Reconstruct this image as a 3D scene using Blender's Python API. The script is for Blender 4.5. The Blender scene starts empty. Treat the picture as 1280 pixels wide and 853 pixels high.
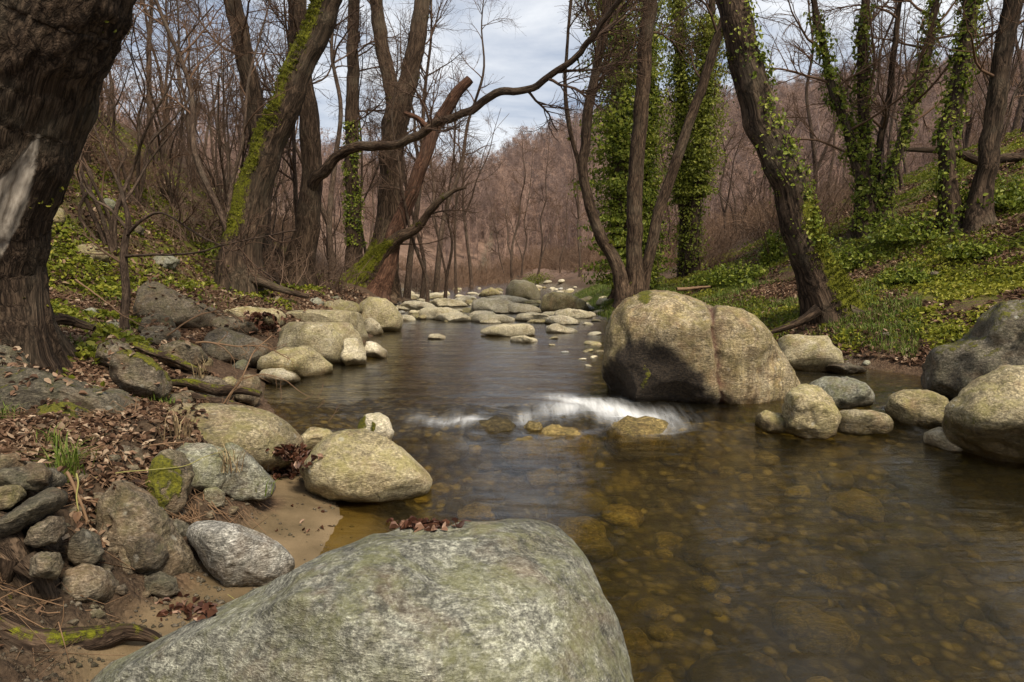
import bpy, math, random
import numpy as np
from mathutils import Vector

random.seed(7)
RNG = np.random.default_rng(11)
SC = bpy.context.scene
COL = SC.collection

# ------------------------------------------------------------------ camera numbers
CAM = np.array([0.0, 0.0, 1.5])
FPX = 853.0                       # focal length in pixels of a 1280 wide frame
PITCH = math.atan((426.5 - 335.0) / FPX)
FWD = np.array([0, math.cos(PITCH), -math.sin(PITCH)])
UPV = np.array([0, math.sin(PITCH), math.cos(PITCH)])
RGT = np.array([1.0, 0, 0])


def ray(px, py):
    return FWD + RGT * ((px - 640.0) / FPX) + UPV * ((426.5 - py) / FPX)


def P(px, py, Y):
    d = ray(px, py)
    return CAM + d * (Y / d[1])


# ------------------------------------------------------------------ noise
_pr = np.random.default_rng(3)
_PERM = _pr.permutation(512).astype(np.int64)
_GR = _pr.normal(size=(512, 3))
_GR /= np.linalg.norm(_GR, axis=1)[:, None]


def pnoise(p):
    p = np.asarray(p, float)
    i = np.floor(p).astype(np.int64)
    f = p - i
    u = f * f * f * (f * (f * 6 - 15) + 10)
    out = np.zeros(len(p))
    for dx in (0, 1):
        wx = u[:, 0] if dx else 1 - u[:, 0]
        hx = _PERM[(i[:, 0] + dx) & 511]
        for dy in (0, 1):
            wy = u[:, 1] if dy else 1 - u[:, 1]
            hy = _PERM[(hx + i[:, 1] + dy) & 511]
            for dz in (0, 1):
                wz = u[:, 2] if dz else 1 - u[:, 2]
                g = _GR[_PERM[(hy + i[:, 2] + dz) & 511]]
                dot = g[:, 0] * (f[:, 0] - dx) + g[:, 1] * (f[:, 1] - dy) + g[:, 2] * (f[:, 2] - dz)
                out += wx * wy * wz * dot
    return out * 1.4


def fbm(p, octv=4, gain=0.5, lac=2.03):
    p = np.asarray(p, float)
    a, s = 1.0, np.zeros(len(p))
    for k in range(octv):
        s += a * pnoise(p + 17.3 * k)
        p = p * lac
        a *= gain
    return s


def ridged(p, octv=4):
    p = np.asarray(p, float)
    a, s = 1.0, np.zeros(len(p))
    for k in range(octv):
        s += a * (1 - 2 * np.abs(pnoise(p + 9.1 * k)))
        p = p * 2.1
        a *= 0.5
    return s


def sstep(a, b, x):
    t = np.clip((x - a) / (b - a), 0, 1)
    return t * t * (3 - 2 * t)


def p3(x, y, z=0.0):
    return np.stack([x, y, np.zeros_like(x) + z], 1)


# ------------------------------------------------------------------ mesh helpers
def make_mesh(name, verts, quads=None, tris=None, mat=None, attrs=None, smooth=True, face_attrs=None, vec_attrs=None):
    me = bpy.data.meshes.new(name)
    verts = np.ascontiguousarray(verts, dtype=np.float32)
    nq = 0 if quads is None else len(quads)
    nt = 0 if tris is None else len(tris)
    me.vertices.add(len(verts))
    me.vertices.foreach_set('co', verts.ravel())
    idx, starts, tot = [], [], []
    if nq:
        idx.append(np.asarray(quads, np.int32).ravel())
    if nt:
        idx.append(np.asarray(tris, np.int32).ravel())
    idx = np.concatenate(idx)
    st = np.concatenate([np.arange(nq) * 4, nq * 4 + np.arange(nt) * 3]).astype(np.int32)
    me.loops.add(len(idx))
    me.loops.foreach_set('vertex_index', idx)
    me.polygons.add(nq + nt)
    me.polygons.foreach_set('loop_start', st)
    me.polygons.foreach_set('use_smooth', np.full(nq + nt, smooth, dtype=bool))
    me.update(calc_edges=True)
    for k, v in (attrs or {}).items():
        at = me.attributes.new(k, 'FLOAT', 'POINT')
        at.data.foreach_set('value', np.asarray(v, np.float32))
    for k, v in (vec_attrs or {}).items():
        at = me.attributes.new(k, 'FLOAT_VECTOR', 'POINT')
        at.data.foreach_set('vector', np.ascontiguousarray(v, dtype=np.float32).ravel())
    for k, v in (face_attrs or {}).items():
        at = me.attributes.new(k, 'FLOAT', 'FACE')
        at.data.foreach_set('value', np.asarray(v, np.float32))
    me.validate()
    if mat:
        me.materials.append(mat)
    return me


def link(name, me, parent=None, loc=None):
    o = bpy.data.objects.new(name, me)
    COL.objects.link(o)
    if loc is not None:
        o.location = loc
    if parent is not None:
        o.parent = parent
    return o


def empty(name, loc):
    o = bpy.data.objects.new(name, None)
    o.empty_display_size = 0.2
    COL.objects.link(o)
    o.location = loc
    return o


def tag(o, label=None, cat=None, group=None, kind=None):
    if label:
        o['label'] = label
    if cat:
        o['category'] = cat
    if group:
        o['group'] = group
    if kind:
        o['kind'] = kind
    return o


def normals_of(V, F):
    """vertex normals of quads or tris F"""
    a, b, c = V[F[:, 0]], V[F[:, 1]], V[F[:, 2]]
    n = np.cross(b - a, c - a)
    N = np.zeros_like(V)
    for k in range(F.shape[1]):
        np.add.at(N, F[:, k], n)
    return N / (np.linalg.norm(N, axis=1)[:, None] + 1e-12)


def tubes(pts, rad, k=6, rng=RNG, squash=None):
    """pts (B,n,3), rad (B,n) -> verts, quads (open tubes; tips taper)"""
    B, n, _ = pts.shape
    tan = np.gradient(pts, axis=1)
    tan /= np.linalg.norm(tan, axis=2)[..., None] + 1e-9
    ref = np.zeros((B, 1, 3))
    t0 = tan.mean(axis=1)
    ax = np.argmin(np.abs(t0), axis=1)
    ref[np.arange(B), 0, ax] = 1
    u = np.cross(tan, np.broadcast_to(ref, tan.shape))
    u /= np.linalg.norm(u, axis=2)[..., None] + 1e-9
    v = np.cross(tan, u)
    a = np.arange(k) / k * 2 * math.pi
    V = pts[:, :, None, :] + rad[:, :, None, None] * (u[:, :, None, :] * np.cos(a)[None, None, :, None] + v[:, :, None, :] * np.sin(a)[None, None, :, None])
    V = V.reshape(-1, 3)
    base = (np.arange(B)[:, None, None] * n + np.arange(n - 1)[None, :, None]) * k
    i = np.arange(k)[None, None, :]
    j = (i + 1) % k
    q = np.stack([base + i, base + j, base + k + j, base + k + i], -1).reshape(-1, 4)
    return V, q


def merge(parts):
    """[(V, quads)] -> V, quads"""
    vs, qs, o = [], [], 0
    for V, q in parts:
        vs.append(V)
        qs.append(q + o)
        o += len(V)
    return np.concatenate(vs), np.concatenate(qs)


def resample(ctrl, n):
    """Catmull-Rom through ctrl (m,d) to n points evenly in chord length"""
    c = np.asarray(ctrl, float)
    c = np.vstack([2 * c[0] - c[1], c, 2 * c[-1] - c[-2]])
    out = []
    for i in range(1, len(c) - 2):
        t = np.linspace(0, 1, 24, endpoint=False)[:, None]
        p0, p1, p2, p3_ = c[i - 1], c[i], c[i + 1], c[i + 2]
        out.append(0.5 * ((2 * p1) + (-p0 + p2) * t + (2 * p0 - 5 * p1 + 4 * p2 - p3_) * t ** 2 + (-p0 + 3 * p1 - 3 * p2 + p3_) * t ** 3))
    out.append(c[-2][None])
    d = np.concatenate(out)
    L = np.concatenate([[0], np.cumsum(np.linalg.norm(np.diff(d[:, :3], axis=0), axis=1))])
    s = np.linspace(0, L[-1], n)
    return np.stack([np.interp(s, L, d[:, k]) for k in range(d.shape[1])], 1)


# ------------------------------------------------------------------ terrain function
_LY = np.array([-30, 0, 2.5, 3.4, 4.0, 4.7, 5.7, 7.2, 8.5, 9.8, 11, 12.4, 16.6, 25, 38, 50, 60, 70])
_LX = np.array([-.9, -.8, -.95, -1.0, -1.02, -1.3, -1.8, -2.65, -3.1, -3.5, -3.1, -2.7, -2.95, -4.1, -4.9, -5.2, -4.2, -3.0])
_RY = np.array([-30, 0, 4, 5.5, 7, 8.7, 9.8, 10.4, 13, 16, 19.6, 26, 38, 50, 60, 70])
_RX = np.array([5, 4.6, 4.7, 4.9, 5.2, 5.2, 4.6, 4.4, 3.6, 2.9, 2.5, 2.9, 2.6, 1.0, -1.8, -3.2])
_S = np.array([0, .2, .45, .7, 1, 1.5, 2.4, 3.2, 5, 10, 14, 30, 80, 300])
_LP_Y = np.array([0, 2.7, 4, 5.5, 9, 13, 18, 40, 80])
_LP = np.array([
    [0, .06, .1, .2, .42, .74, .92, 1.15, 2.4, 6.0, 7.5, 10, 14, 20],
    [0, .06, .1, .2, .42, .74, .92, 1.15, 2.4, 6.0, 7.5, 10, 14, 20],
    [0, .04, .1, .27, .50, .58, .68, .92, 2.2, 6.2, 8.0, 10, 15, 20],
    [0, .06, .15, .25, .36, .50, .72, .95, 2.3, 6.5, 8.0, 10, 15, 20],
    [0, .1, .2, .3, .4, .5, .75, 1.0, 2.5, 6.5, 8, 10, 15, 20],
    [0, .1, .2, .35, .5, .7, .85, 1.05, 2.6, 6.7, 8.2, 10, 15, 20],
    [0, .15, .3, .5, .65, .8, .95, 1.1, 2.6, 6.7, 8.2, 10, 15, 20],
    [0, .2, .3, .5, .6, .8, .9, 1.1, 2.5, 6.0, 7.5, 10, 15, 20],
    [0, .2, .3, .5, .6, .8, .9, 1.1, 2.0, 4.0, 5.5, 9, 15, 20]])
_RP = np.array([0, .14, .25, .36, .47, .64, .9, 1.1, 1.95, 4.2, 5.8, 12, 24, 34])


def xL(y):
    return np.interp(y, _LY, _LX)


def xR(y):
    return np.interp(y, _RY, _RX)


def water_z(x, y):
    line = 6.35 + 0.10 * np.sin(x * 2.1) + 0.06 * np.sin(x * 5.3 + 1) - 0.25 * sstep(1.2, 4, x)
    t = sstep(-0.55, 0.75, y - line)
    return 0.12 * t + 0.005 * np.clip(y - 8, 0, 60)


def hill_z(x, y):
    Hc = np.interp(x, [-120, -60, -30, -15, 0, 15, 49, 68, 120, 300], [10, 4, 4, 13, 23, 26, 25, 26, 30, 34])
    t = np.clip((y - 62) / 112.0, 0, 1)
    t = t * t * (3 - 2 * t)
    return Hc * t


def terrain_base(x, y):
    """height without the fine bumps"""
    w = water_z(x, np.maximum(y, -5))
    l, r = xL(y), xR(y)
    sl = np.clip(l - x, 0, 299)
    sr = np.clip(x - r, 0, 299)
    zl = np.zeros_like(x)
    prof = np.stack([np.interp(sl, _S, row) for row in _LP])
    yy = np.clip(y, 0, 79.9)
    k = np.clip(np.searchsorted(_LP_Y, yy, side='right') - 1, 0, len(_LP_Y) - 2)
    f = (yy - _LP_Y[k]) / (_LP_Y[k + 1] - _LP_Y[k])
    ii = np.arange(len(x))
    zl = prof[k, ii] * (1 - f) + prof[k + 1, ii] * f
    zr = np.interp(sr, _S, _RP)
    fade = 1 - 0.45 * sstep(22, 45, y)
    zr = zr * np.where(sr > 3, fade, 1)
    inside = np.minimum(x - l, r - x)
    depth = np.interp(y, [0, 3, 5.6, 6.2, 7.0, 9, 20, 60], [.85, .62, .38, .2, .2, .26, .22, .15])
    depth = depth * (1 + .35 * sstep(.5, 2.5, x) * (1 - sstep(4.5, 6, y)))
    zb = -depth * sstep(0, 1.1, inside) - 0.02
    # the pool to the right is deepest
    z = np.where(sl > 0, zl, np.where(sr > 0, zr, zb)) + w
    far = sstep(58, 70, y)
    z = z * (1 - far) + far * (np.maximum(z, w + 0.4))
    return z + hill_z(x, y)


def terrain(x, y):
    x = np.asarray(x, float)
    y = np.asarray(y, float)
    z = terrain_base(x, y)
    out = np.maximum(xL(y) - x, x - xR(y))
    on = sstep(-0.1, 0.6, out)
    d = np.hypot(x, y)
    z = z + on * (0.10 * fbm(p3(x * .5, y * .5), 3) + 0.045 * fbm(p3(x * 2.2, y * 2.2, 4), 3)) * np.where(d < 40, 1, 2.0)
    # scarp roughness close by on the left
    sc = sstep(.4, .7, xL(y) - x) * (1 - sstep(1.4, 1.9, xL(y) - x)) * (1 - sstep(4.2, 5.2, y))
    z = z + sc * (0.09 * ridged(p3(x * 3.1, y * 3.1, 9), 3) - 0.04)
    # small scale lumps near the camera
    nr = (1 - sstep(8, 16, d))
    z = z + on * nr * 0.018 * fbm(p3(x * 9, y * 9, 2), 2)
    # cobbly bed
    bed = 1 - sstep(-0.25, 0.0, out)
    z = z + bed * 0.05 * fbm(p3(x * 1.3, y * 1.3, 7), 3) + bed * nr * 0.03 * fbm(p3(x * 5, y * 5, 3), 2)
    # bumpier far hill
    z = z + sstep(70, 130, y) * 1.1 * fbm(p3(x * .03, y * .03, 5), 3)
    return z


def H(x, y):
    return float(terrain(np.array([x], float), np.array([y], float))[0])


def ground_at(px, py, y0=1.2, y1=70, water=True):
    """first point where the picture ray through px,py meets ground or water"""
    d = ray(px, py)
    ys = np.exp(np.linspace(math.log(y0), math.log(y1), 3000))
    pts = CAM[None] + d[None] * (ys / d[1])[:, None]
    h = terrain(pts[:, 0], pts[:, 1])
    if water:
        h = np.maximum(h, water_z(pts[:, 0], pts[:, 1]))
    k = np.nonzero(pts[:, 2] < h)[0]
    return pts[k[0]] if len(k) else pts[-1]
# ------------------------------------------------------------------ materials
class NT:
    def __init__(self, name):
        self.m = bpy.data.materials.new(name)
        self.m.use_nodes = True
        self.t = self.m.node_tree
        self.b = self.t.nodes['Principled BSDF']
        self.out = self.t.nodes['Material Output']

    def n(self, typ, **kw):
        x = self.t.nodes.new(typ)
        for k, v in kw.items():
            if k.startswith('_'):
                setattr(x, k[1:], v)
            else:
                x.inputs[k.replace('__', ' ')].default_value = v
        return x

    def l(self, a, b):
        self.t.links.new(a, b)

    def coord(self, kind='Object', scale=(1, 1, 1)):
        tc = self.n('ShaderNodeTexCoord')
        mp = self.n('ShaderNodeMapping')
        mp.inputs['Scale'].default_value = scale
        self.l(tc.outputs[kind], mp.inputs['Vector'])
        return mp.outputs[0]

    def geo(self):
        return self.n('ShaderNodeNewGeometry')

    def noise(self, vec, scale, detail=4, rough=.55, dist=0.0):
        x = self.n('ShaderNodeTexNoise', Scale=scale, Detail=detail, Roughness=rough, Distortion=dist)
        self.l(vec, x.inputs['Vector'])
        return x.outputs['Fac']

    def voro(self, vec, scale, feature='F1', rnd=1.0):
        x = self.n('ShaderNodeTexVoronoi', Scale=scale, Randomness=rnd)
        x.feature = feature
        self.l(vec, x.inputs['Vector'])
        return x

    def ramp(self, fac, stops, interp='LINEAR'):
        x = self.n('ShaderNodeValToRGB')
        cr = x.color_ramp
        cr.interpolation = interp
        while len(cr.elements) < len(stops):
            cr.elements.new(0.5)
        for e, (p, c) in zip(cr.elements, stops):
            e.position = p
            e.color = (c[0], c[1], c[2], 1) if isinstance(c, (tuple, list)) else (c, c, c, 1)
        self.l(fac, x.inputs[0])
        return x.outputs[0]

    def mix(self, fac, a, b, mode='MIX'):
        x = self.n('ShaderNodeMix')
        x.data_type = 'RGBA'
        x.blend_type = mode
        for s, v in ((0, fac), (6, a), (7, b)):
            if isinstance(v, (int, float)):
                x.inputs[s].default_value = v
            elif isinstance(v, (tuple, list)):
                x.inputs[s].default_value = (v[0], v[1], v[2], 1)
            else:
                self.l(v, x.inputs[s])
        return x.outputs[2]

    def math(self, op, a, b=None, clamp=False):
        x = self.n('ShaderNodeMath')
        x.operation = op
        x.use_clamp = clamp
        for s, v in ((0, a), (1, b)):
            if v is None:
                continue
            if isinstance(v, (int, float)):
                x.inputs[s].default_value = v
            else:
                self.l(v, x.inputs[s])
        return x.outputs[0]

    def vattr(self, name):
        x = self.n('ShaderNodeAttribute')
        x.attribute_name = name
        return x.outputs['Vector']

    def attr(self, name):
        x = self.n('ShaderNodeAttribute')
        x.attribute_name = name
        return x.outputs['Fac']

    def bump(self, h, strength=.5, dist=.02, prev=None):
        x = self.n('ShaderNodeBump', Strength=strength, Distance=dist)
        self.l(h, x.inputs['Height'])
        if prev is not None:
            self.l(prev, x.inputs['Normal'])
        return x.outputs[0]

    def rnd(self):
        return self.n('ShaderNodeObjectInfo').outputs['Random']

    def done(self, col, rough=.85, normal=None, spec=.3):
        if isinstance(col, (tuple, list)):
            self.b.inputs['Base Color'].default_value = (*col, 1)
        else:
            self.l(col, self.b.inputs['Base Color'])
        if isinstance(rough, (int, float)):
            self.b.inputs['Roughness'].default_value = rough
        else:
            self.l(rough, self.b.inputs['Roughness'])
        self.b.inputs['Specular IOR Level'].default_value = spec
        if normal is not None:
            self.l(normal, self.b.inputs['Normal'])
        return self.m


MOSS_A, MOSS_B = (.030, .034, .005), (.22, .205, .014)


def rock_mat(name, dark, mid, light, lichen=.4, lich_col=(.22, .22, .07), speck=1.0, warm=(.28, .17, .09), warm_amt=.3, fs=1.0, tone=None, streak=0.0):
    t = NT(name)
    g = t.geo()
    pos = g.outputs['Position']
    big = t.noise(pos, 2.2, 5, .6, .6)
    fine = t.noise(pos, 38, 5, .7)
    grain = t.noise(pos, 140, 3, .7)
    # layered speckle of gneiss: grain stretched along one direction
    mp = t.n('ShaderNodeMapping')
    mp.inputs['Rotation'].default_value = (.5, .35, .4)
    mp.inputs['Scale'].default_value = (1, 1.6, 4.0)
    t.l(pos, mp.inputs['Vector'])
    band = t.noise(mp.outputs[0], 14 * fs, 6, .68, .4)
    base = t.ramp(t.math('ADD', t.math('MULTIPLY', big, .45), t.math('MULTIPLY', band, .55)), [(.36, dark), (.5, mid), (.66, light)])
    sp = t.ramp(fine, [(.40, .42), (.5, 1.0), (.61, 1.6)])
    base = t.mix(.75 * speck, base, sp, 'MULTIPLY')
    gr = t.ramp(grain, [(.38, .5), (.5, 1.0), (.62, 1.55)])
    base = t.mix(.6 * speck, base, gr, 'MULTIPLY')
    dash = t.noise(mp.outputs[0], 42 * fs, 4, .62, .3)
    base = t.mix((.55 if fs > 1 else .75) * speck, base, t.ramp(dash, [(.40, .45), (.5, .95), (.60, 1.65)]), 'MULTIPLY')
    patch = t.noise(pos, 1.1, 5, .62, .8)
    base = t.mix(.8, base, t.ramp(patch, [(.34, .62), (.5, 1.0), (.66, 1.38)]), 'MULTIPLY')
    vein = t.math('ABSOLUTE', t.math('SUBTRACT', t.noise(mp.outputs[0], 1.6, 5, .6, 1.2), .5))
    veinm = t.math('MULTIPLY', t.ramp(vein, [(0, 1), (.022, 0)]), t.ramp(t.noise(pos, 2.3, 2), [(.5, 0), (.6, .55)]))
    base = t.mix(veinm, base, light)
    dirt = t.ramp(t.noise(pos, 1.7, 6, .7, 1.5), [(.50, 0), (.66, .75)])
    base = t.mix(dirt, base, t.mix(1.0, base, (.46, .42, .33), 'MULTIPLY'))
    wn = t.ramp(t.noise(pos, 3.1, 4, .6, 1.0), [(.5, 0), (.68, 1)])
    base = t.mix(t.math('MULTIPLY', wn, warm_amt), base, warm)
    ln = t.ramp(t.noise(pos, 6.5, 6, .75, .3), [(.45, 0), (.6, 1)])
    lnm = t.math('MULTIPLY', ln, lichen)
    up = t.ramp(t.n('ShaderNodeSeparateXYZ').outputs[2], [(0, .45), (.6, 1)])
    sepn = up.node.inputs[0].links[0].from_node
    t.l(g.outputs['Normal'], sepn.inputs[0])
    lnm = t.math('MULTIPLY', lnm, up)
    base = t.mix(lnm, base, lich_col)
    # pale lichen spots
    vs = t.voro(pos, 9, 'F1')
    spots = t.math('MULTIPLY', t.ramp(vs.outputs['Distance'], [(.12, 1), (.2, 0)]), t.ramp(t.noise(pos, 2.7, 2), [(.5, 0), (.6, .55)]))
    base = t.mix(spots, base, (.42, .41, .36))
    # hairline cracks
    vc = t.n('ShaderNodeVectorMath')
    vc.operation = 'ADD'
    nz = t.n('ShaderNodeTexNoise', Scale=1.7, Detail=4)
    t.l(pos, nz.inputs['Vector'])
    t.l(pos, vc.inputs[0])
    t.l(nz.outputs['Color'], vc.inputs[1])
    ck = t.voro(vc.outputs[0], 1.5, 'DISTANCE_TO_EDGE')
    ckm = t.math('MULTIPLY', t.ramp(ck.outputs['Distance'], [(.0, 1), (.02, 0)]), t.ramp(t.noise(pos, 1.9, 3), [(.48, 0), (.56, 1)]))
    base = t.mix(t.math('MULTIPLY', ckm, .35), base, (.05, .045, .035))
    # per stone tone
    rv = t.ramp(t.rnd(), tone or [(0, (.8, .78, .74)), (.5, (1, 1, 1)), (1, (1.18, 1.15, 1.05))])
    if streak:
        ms_ = t.n('ShaderNodeMapping')
        ms_.inputs['Scale'].default_value = (7, 7, .9)
        t.l(pos, ms_.inputs['Vector'])
        base = t.mix(streak, base, t.ramp(t.noise(ms_.outputs[0], 1.6, 6, .68, .5), [(.36, (.50, .44, .36)), (.5, (1, .98, .95)), (.64, (1.6, 1.52, 1.35))]), 'MULTIPLY')
    base = t.mix(1.0, base, rv, 'MULTIPLY')
    # brown stain and wet edge come from the shape's own attributes
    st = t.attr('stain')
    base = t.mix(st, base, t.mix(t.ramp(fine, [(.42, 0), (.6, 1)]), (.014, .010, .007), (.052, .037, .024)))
    rd = t.attr('rust')
    base = t.mix(rd, base, (.10, .042, .03))
    wet = t.attr('wet')
    base = t.mix(wet, base, t.mix(1.0, base, (.34, .30, .24), 'MULTIPLY'))
    ms = t.attr('moss')
    mossmask = t.ramp(t.math('ADD', ms, t.math('MULTIPLY', t.math('SUBTRACT', t.noise(pos, 16, 5, .7), .5), .9)), [(.45, 0), (.58, 1)])
    mcol = t.ramp(t.noise(pos, 55, 4, .7), [(.3, MOSS_A), (.68, MOSS_B)])
    base = t.mix(mossmask, base, mcol)
    h = t.math('ADD', t.math('MULTIPLY', band, .8), t.math('ADD', t.math('MULTIPLY', fine, .6), t.math('ADD', t.math('MULTIPLY', grain, .25), t.math('MULTIPLY', dash, .35))))
    h = t.math('SUBTRACT', h, t.math('MULTIPLY', ckm, .22))
    h = t.math('ADD', h, t.math('MULTIPLY', mossmask, t.math('ADD', .25, t.math('MULTIPLY', t.noise(pos, 90, 3, .8), 1.0))))
    nrm = t.bump(h, .8, .03)
    rg = t.math('SUBTRACT', .82, t.math('MULTIPLY', wet, .5))
    return t.done(base, rg, nrm, .35)


def bark_mat(name, dark, light, tint=(.16, .14, .10), vs=1.0):
    t = NT(name)
    v = t.vattr('bark_space')
    obj = t.coord('Object')
    f1 = t.noise(v, 16 * vs, 6, .62, .5)
    f2 = t.noise(v, 40 * vs, 5, .65, .3)
    # long fissures between ridges: the zero lines of a stretched noise
    fis = t.math('ABSOLUTE', t.math('SUBTRACT', t.noise(v, 9 * vs, 4, .6, .8), .5))
    pl = t.ramp(fis, [(0, 0), (.045, .55), (.13, 1)])
    fis2 = t.math('ABSOLUTE', t.math('SUBTRACT', t.noise(v, 24 * vs, 3, .6, .6), .5))
    pl2 = t.ramp(fis2, [(0, 0), (.06, .7), (.14, 1)])
    plate = t.math('MULTIPLY', pl, t.math('ADD', .45, t.math('MULTIPLY', pl2, .55)))
    col = t.mix(plate, dark, light)
    col = t.mix(.85, col, t.ramp(f2, [(.36, .5), (.5, 1.0), (.64, 1.55)]), 'MULTIPLY')
    col = t.mix(.7, col, t.ramp(f1, [(.36, .6), (.64, 1.4)]), 'MULTIPLY')
    big = t.noise(obj, 1.3, 4, .6)
    col = t.mix(t.math('MULTIPLY', t.ramp(big, [(.5, 0), (.7, 1)]), .5), col, t.mix(1.0, tint, t.ramp(f2, [(.36, .5), (.64, 1.5)]), 'MULTIPLY'))
    ms = t.attr('moss')
    mk = t.ramp(t.math('ADD', ms, t.math('ADD', t.math('MULTIPLY', t.math('SUBTRACT', t.noise(obj, 5, 6, .8), .5), 2.2), t.math('MULTIPLY', t.math('SUBTRACT', plate, .6), .25))), [(.42, 0), (.66, 1)])
    col = t.mix(mk, col, t.ramp(t.noise(obj, 40, 4, .75), [(.36, (.030, .034, .005)), (.64, (.175, .175, .014))]))
    wd = t.attr('wood')
    wv = t.vattr('bark_space')
    col = t.mix(wd, col, t.ramp(t.noise(wv, 30, 5, .6), [(.36, (.14, .115, .09)), (.64, (.38, .335, .28))]))
    rough = t.math('SUBTRACT', 1.0, wd)
    h = t.math('ADD', t.math('MULTIPLY', plate, rough), t.math('ADD', t.math('MULTIPLY', t.math('MULTIPLY', f2, .5), t.math('ADD', rough, .15)), t.math('MULTIPLY', t.math('MULTIPLY', f1, .5), rough)))
    h = t.math('ADD', h, t.math('MULTIPLY', mk, t.math('MULTIPLY', t.noise(obj, 80, 3, .8), .8)))
    return t.done(col, .92, t.bump(h, .75, .022 / vs), .15)


def twig_mat(name, a, b, tone=((.75, .75, .78), (1.25, 1.15, 1.05))):
    t = NT(name)
    n = t.noise(t.coord('Object'), 2.5, 3)
    c = t.mix(n, a, b)
    rv = t.ramp(t.rnd(), [(0, tone[0]), (1, tone[1])])
    return t.done(t.mix(1.0, c, rv, 'MULTIPLY'), .85, None, .15)


def leaf_mat(name, stops, trans=.25, rough=.6):
    """leaves: colour by a per-face random number"""
    t = NT(name)
    a = t.attr('tint')
    pos = t.coord('Object')
    col = t.ramp(a, stops)
    col = t.mix(.6, col, t.ramp(t.noise(pos, 25, 3), [(.3, .6), (.7, 1.3)]), 'MULTIPLY')
    m = t.done(col, rough, None, .25)
    tr = t.n('ShaderNodeBsdfTranslucent')
    t.l(col, tr.inputs['Color'])
    mx = t.n('ShaderNodeMixShader')
    mx.inputs[0].default_value = trans
    t.l(t.b.outputs[0], mx.inputs[1])
    t.l(tr.outputs[0], mx.inputs[2])
    t.l(mx.outputs[0], t.out.inputs[0])
    return m


M = {}
M['rock_grey'] = rock_mat('speckled grey stone', (.10, .10, .085), (.21, .205, .165), (.40, .40, .32), .62, (.20, .20, .085), fs=1.45)
M['rock_olive'] = rock_mat('olive lichened stone', (.13, .11, .065), (.27, .225, .135), (.44, .38, .26), .6, (.25, .225, .07), .8, (.33, .20, .11), .35)
M['rock_big'] = rock_mat('weathered boulder', (.15, .12, .07), (.32, .265, .165), (.50, .44, .33), .5, (.27, .235, .07), .9, (.36, .22, .12), .4, streak=.65)
M['rock_tan'] = rock_mat('tan slab stone', (.18, .15, .09), (.37, .315, .20), (.52, .46, .33), .5, (.30, .27, .09), .7)
M['rock_pale'] = rock_mat('pale stream stone', (.32, .28, .20), (.53, .47, .345), (.70, .64, .51), .35, (.34, .31, .14), .6)
M['rock_white'] = rock_mat('whitish stone', (.15, .145, .13), (.31, .30, .275), (.50, .49, .46), .15, (.25, .25, .16), 1.0)
M['rock_dark'] = rock_mat('dark weathered stone', (.040, .034, .025), (.105, .09, .065), (.20, .175, .135), .35, (.12, .12, .06), .9)
M['rock_brown'] = rock_mat('brown bank stone', (.06, .045, .03), (.13, .105, .075), (.22, .19, .15), .35, (.14, .13, .05), .9)
M['rock_bed'] = rock_mat('stream bed stone', (.040, .032, .015), (.17, .13, .055), (.46, .36, .16), .3, (.17, .145, .04), .7, (.22, .14, .05), .45, tone=[(0, (.30, .28, .24)), (.45, (.7, .68, .62)), (.8, (1.1, 1.05, .95)), (1, (1.5, 1.4, 1.15))])
M['bark'] = bark_mat('furrowed dark bark', (.018, .012, .008), (.105, .070, .046), (.115, .095, .065), 1.15)
M['bark_big'] = bark_mat('furrowed old bark', (.014, .009, .006), (.088, .060, .040), (.10, .085, .06), 1.7)
M['bark_mid'] = bark_mat('brown bark', (.024, .015, .010), (.125, .083, .054), (.13, .105, .072), 1.5)
M['bark_red'] = bark_mat('reddish bare wood', (.045, .022, .014), (.16, .085, .055), (.12, .08, .06), 1.2)
M['bark_thin'] = bark_mat('thin grey bark', (.042, .028, .020), (.145, .100, .072), (.15, .125, .092), 2.5)
M['twig'] = twig_mat('bare twigs', (.065, .041, .028), (.150, .098, .067))
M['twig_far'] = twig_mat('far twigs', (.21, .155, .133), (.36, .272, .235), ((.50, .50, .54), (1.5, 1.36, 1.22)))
M['twig_red'] = twig_mat('brushwood', (.115, .075, .052), (.235, .16, .112))
M['ivy'] = leaf_mat('ivy leaves', [(0, (.045, .062, .010)), (.3, (.13, .17, .020)), (.7, (.29, .32, .042)), (1, (.42, .41, .09))], .3, .5)
M['ivy_light'] = leaf_mat('light ivy leaves', [(0, (.09, .11, .016)), (.5, (.20, .225, .03)), (.85, (.31, .32, .045)), (1, (.40, .38, .08))], .3, .5)
M['litter'] = leaf_mat('dead leaves', [(0, (.040, .022, .014)), (.3, (.115, .062, .036)), (.65, (.235, .140, .085)), (1, (.46, .35, .24))], .15, .75)
M['litter_dark'] = leaf_mat('wet dead leaves', [(0, (.03, .012, .008)), (.5, (.085, .034, .020)), (.85, (.16, .075, .045)), (1, (.36, .23, .16))], .1, .5)
M['moss'] = leaf_mat('moss tufts', [(0, (.04, .045, .006)), (.5, (.13, .135, .012)), (1, (.27, .26, .03))], .2, .8)
M['herb'] = leaf_mat('ground ivy', [(0, (.055, .075, .010)), (.4, (.155, .18, .019)), (.75, (.31, .305, .035)), (1, (.42, .38, .08))], .3, .5)
M['grass'] = leaf_mat('grass blades', [(0, (.06, .11, .015)), (.6, (.15, .20, .03)), (1, (.28, .26, .09))], .3, .5)
M['straw'] = leaf_mat('dry straw', [(0, (.10, .06, .035)), (.6, (.24, .17, .09)), (1, (.40, .31, .17))], .1, .7)


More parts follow.
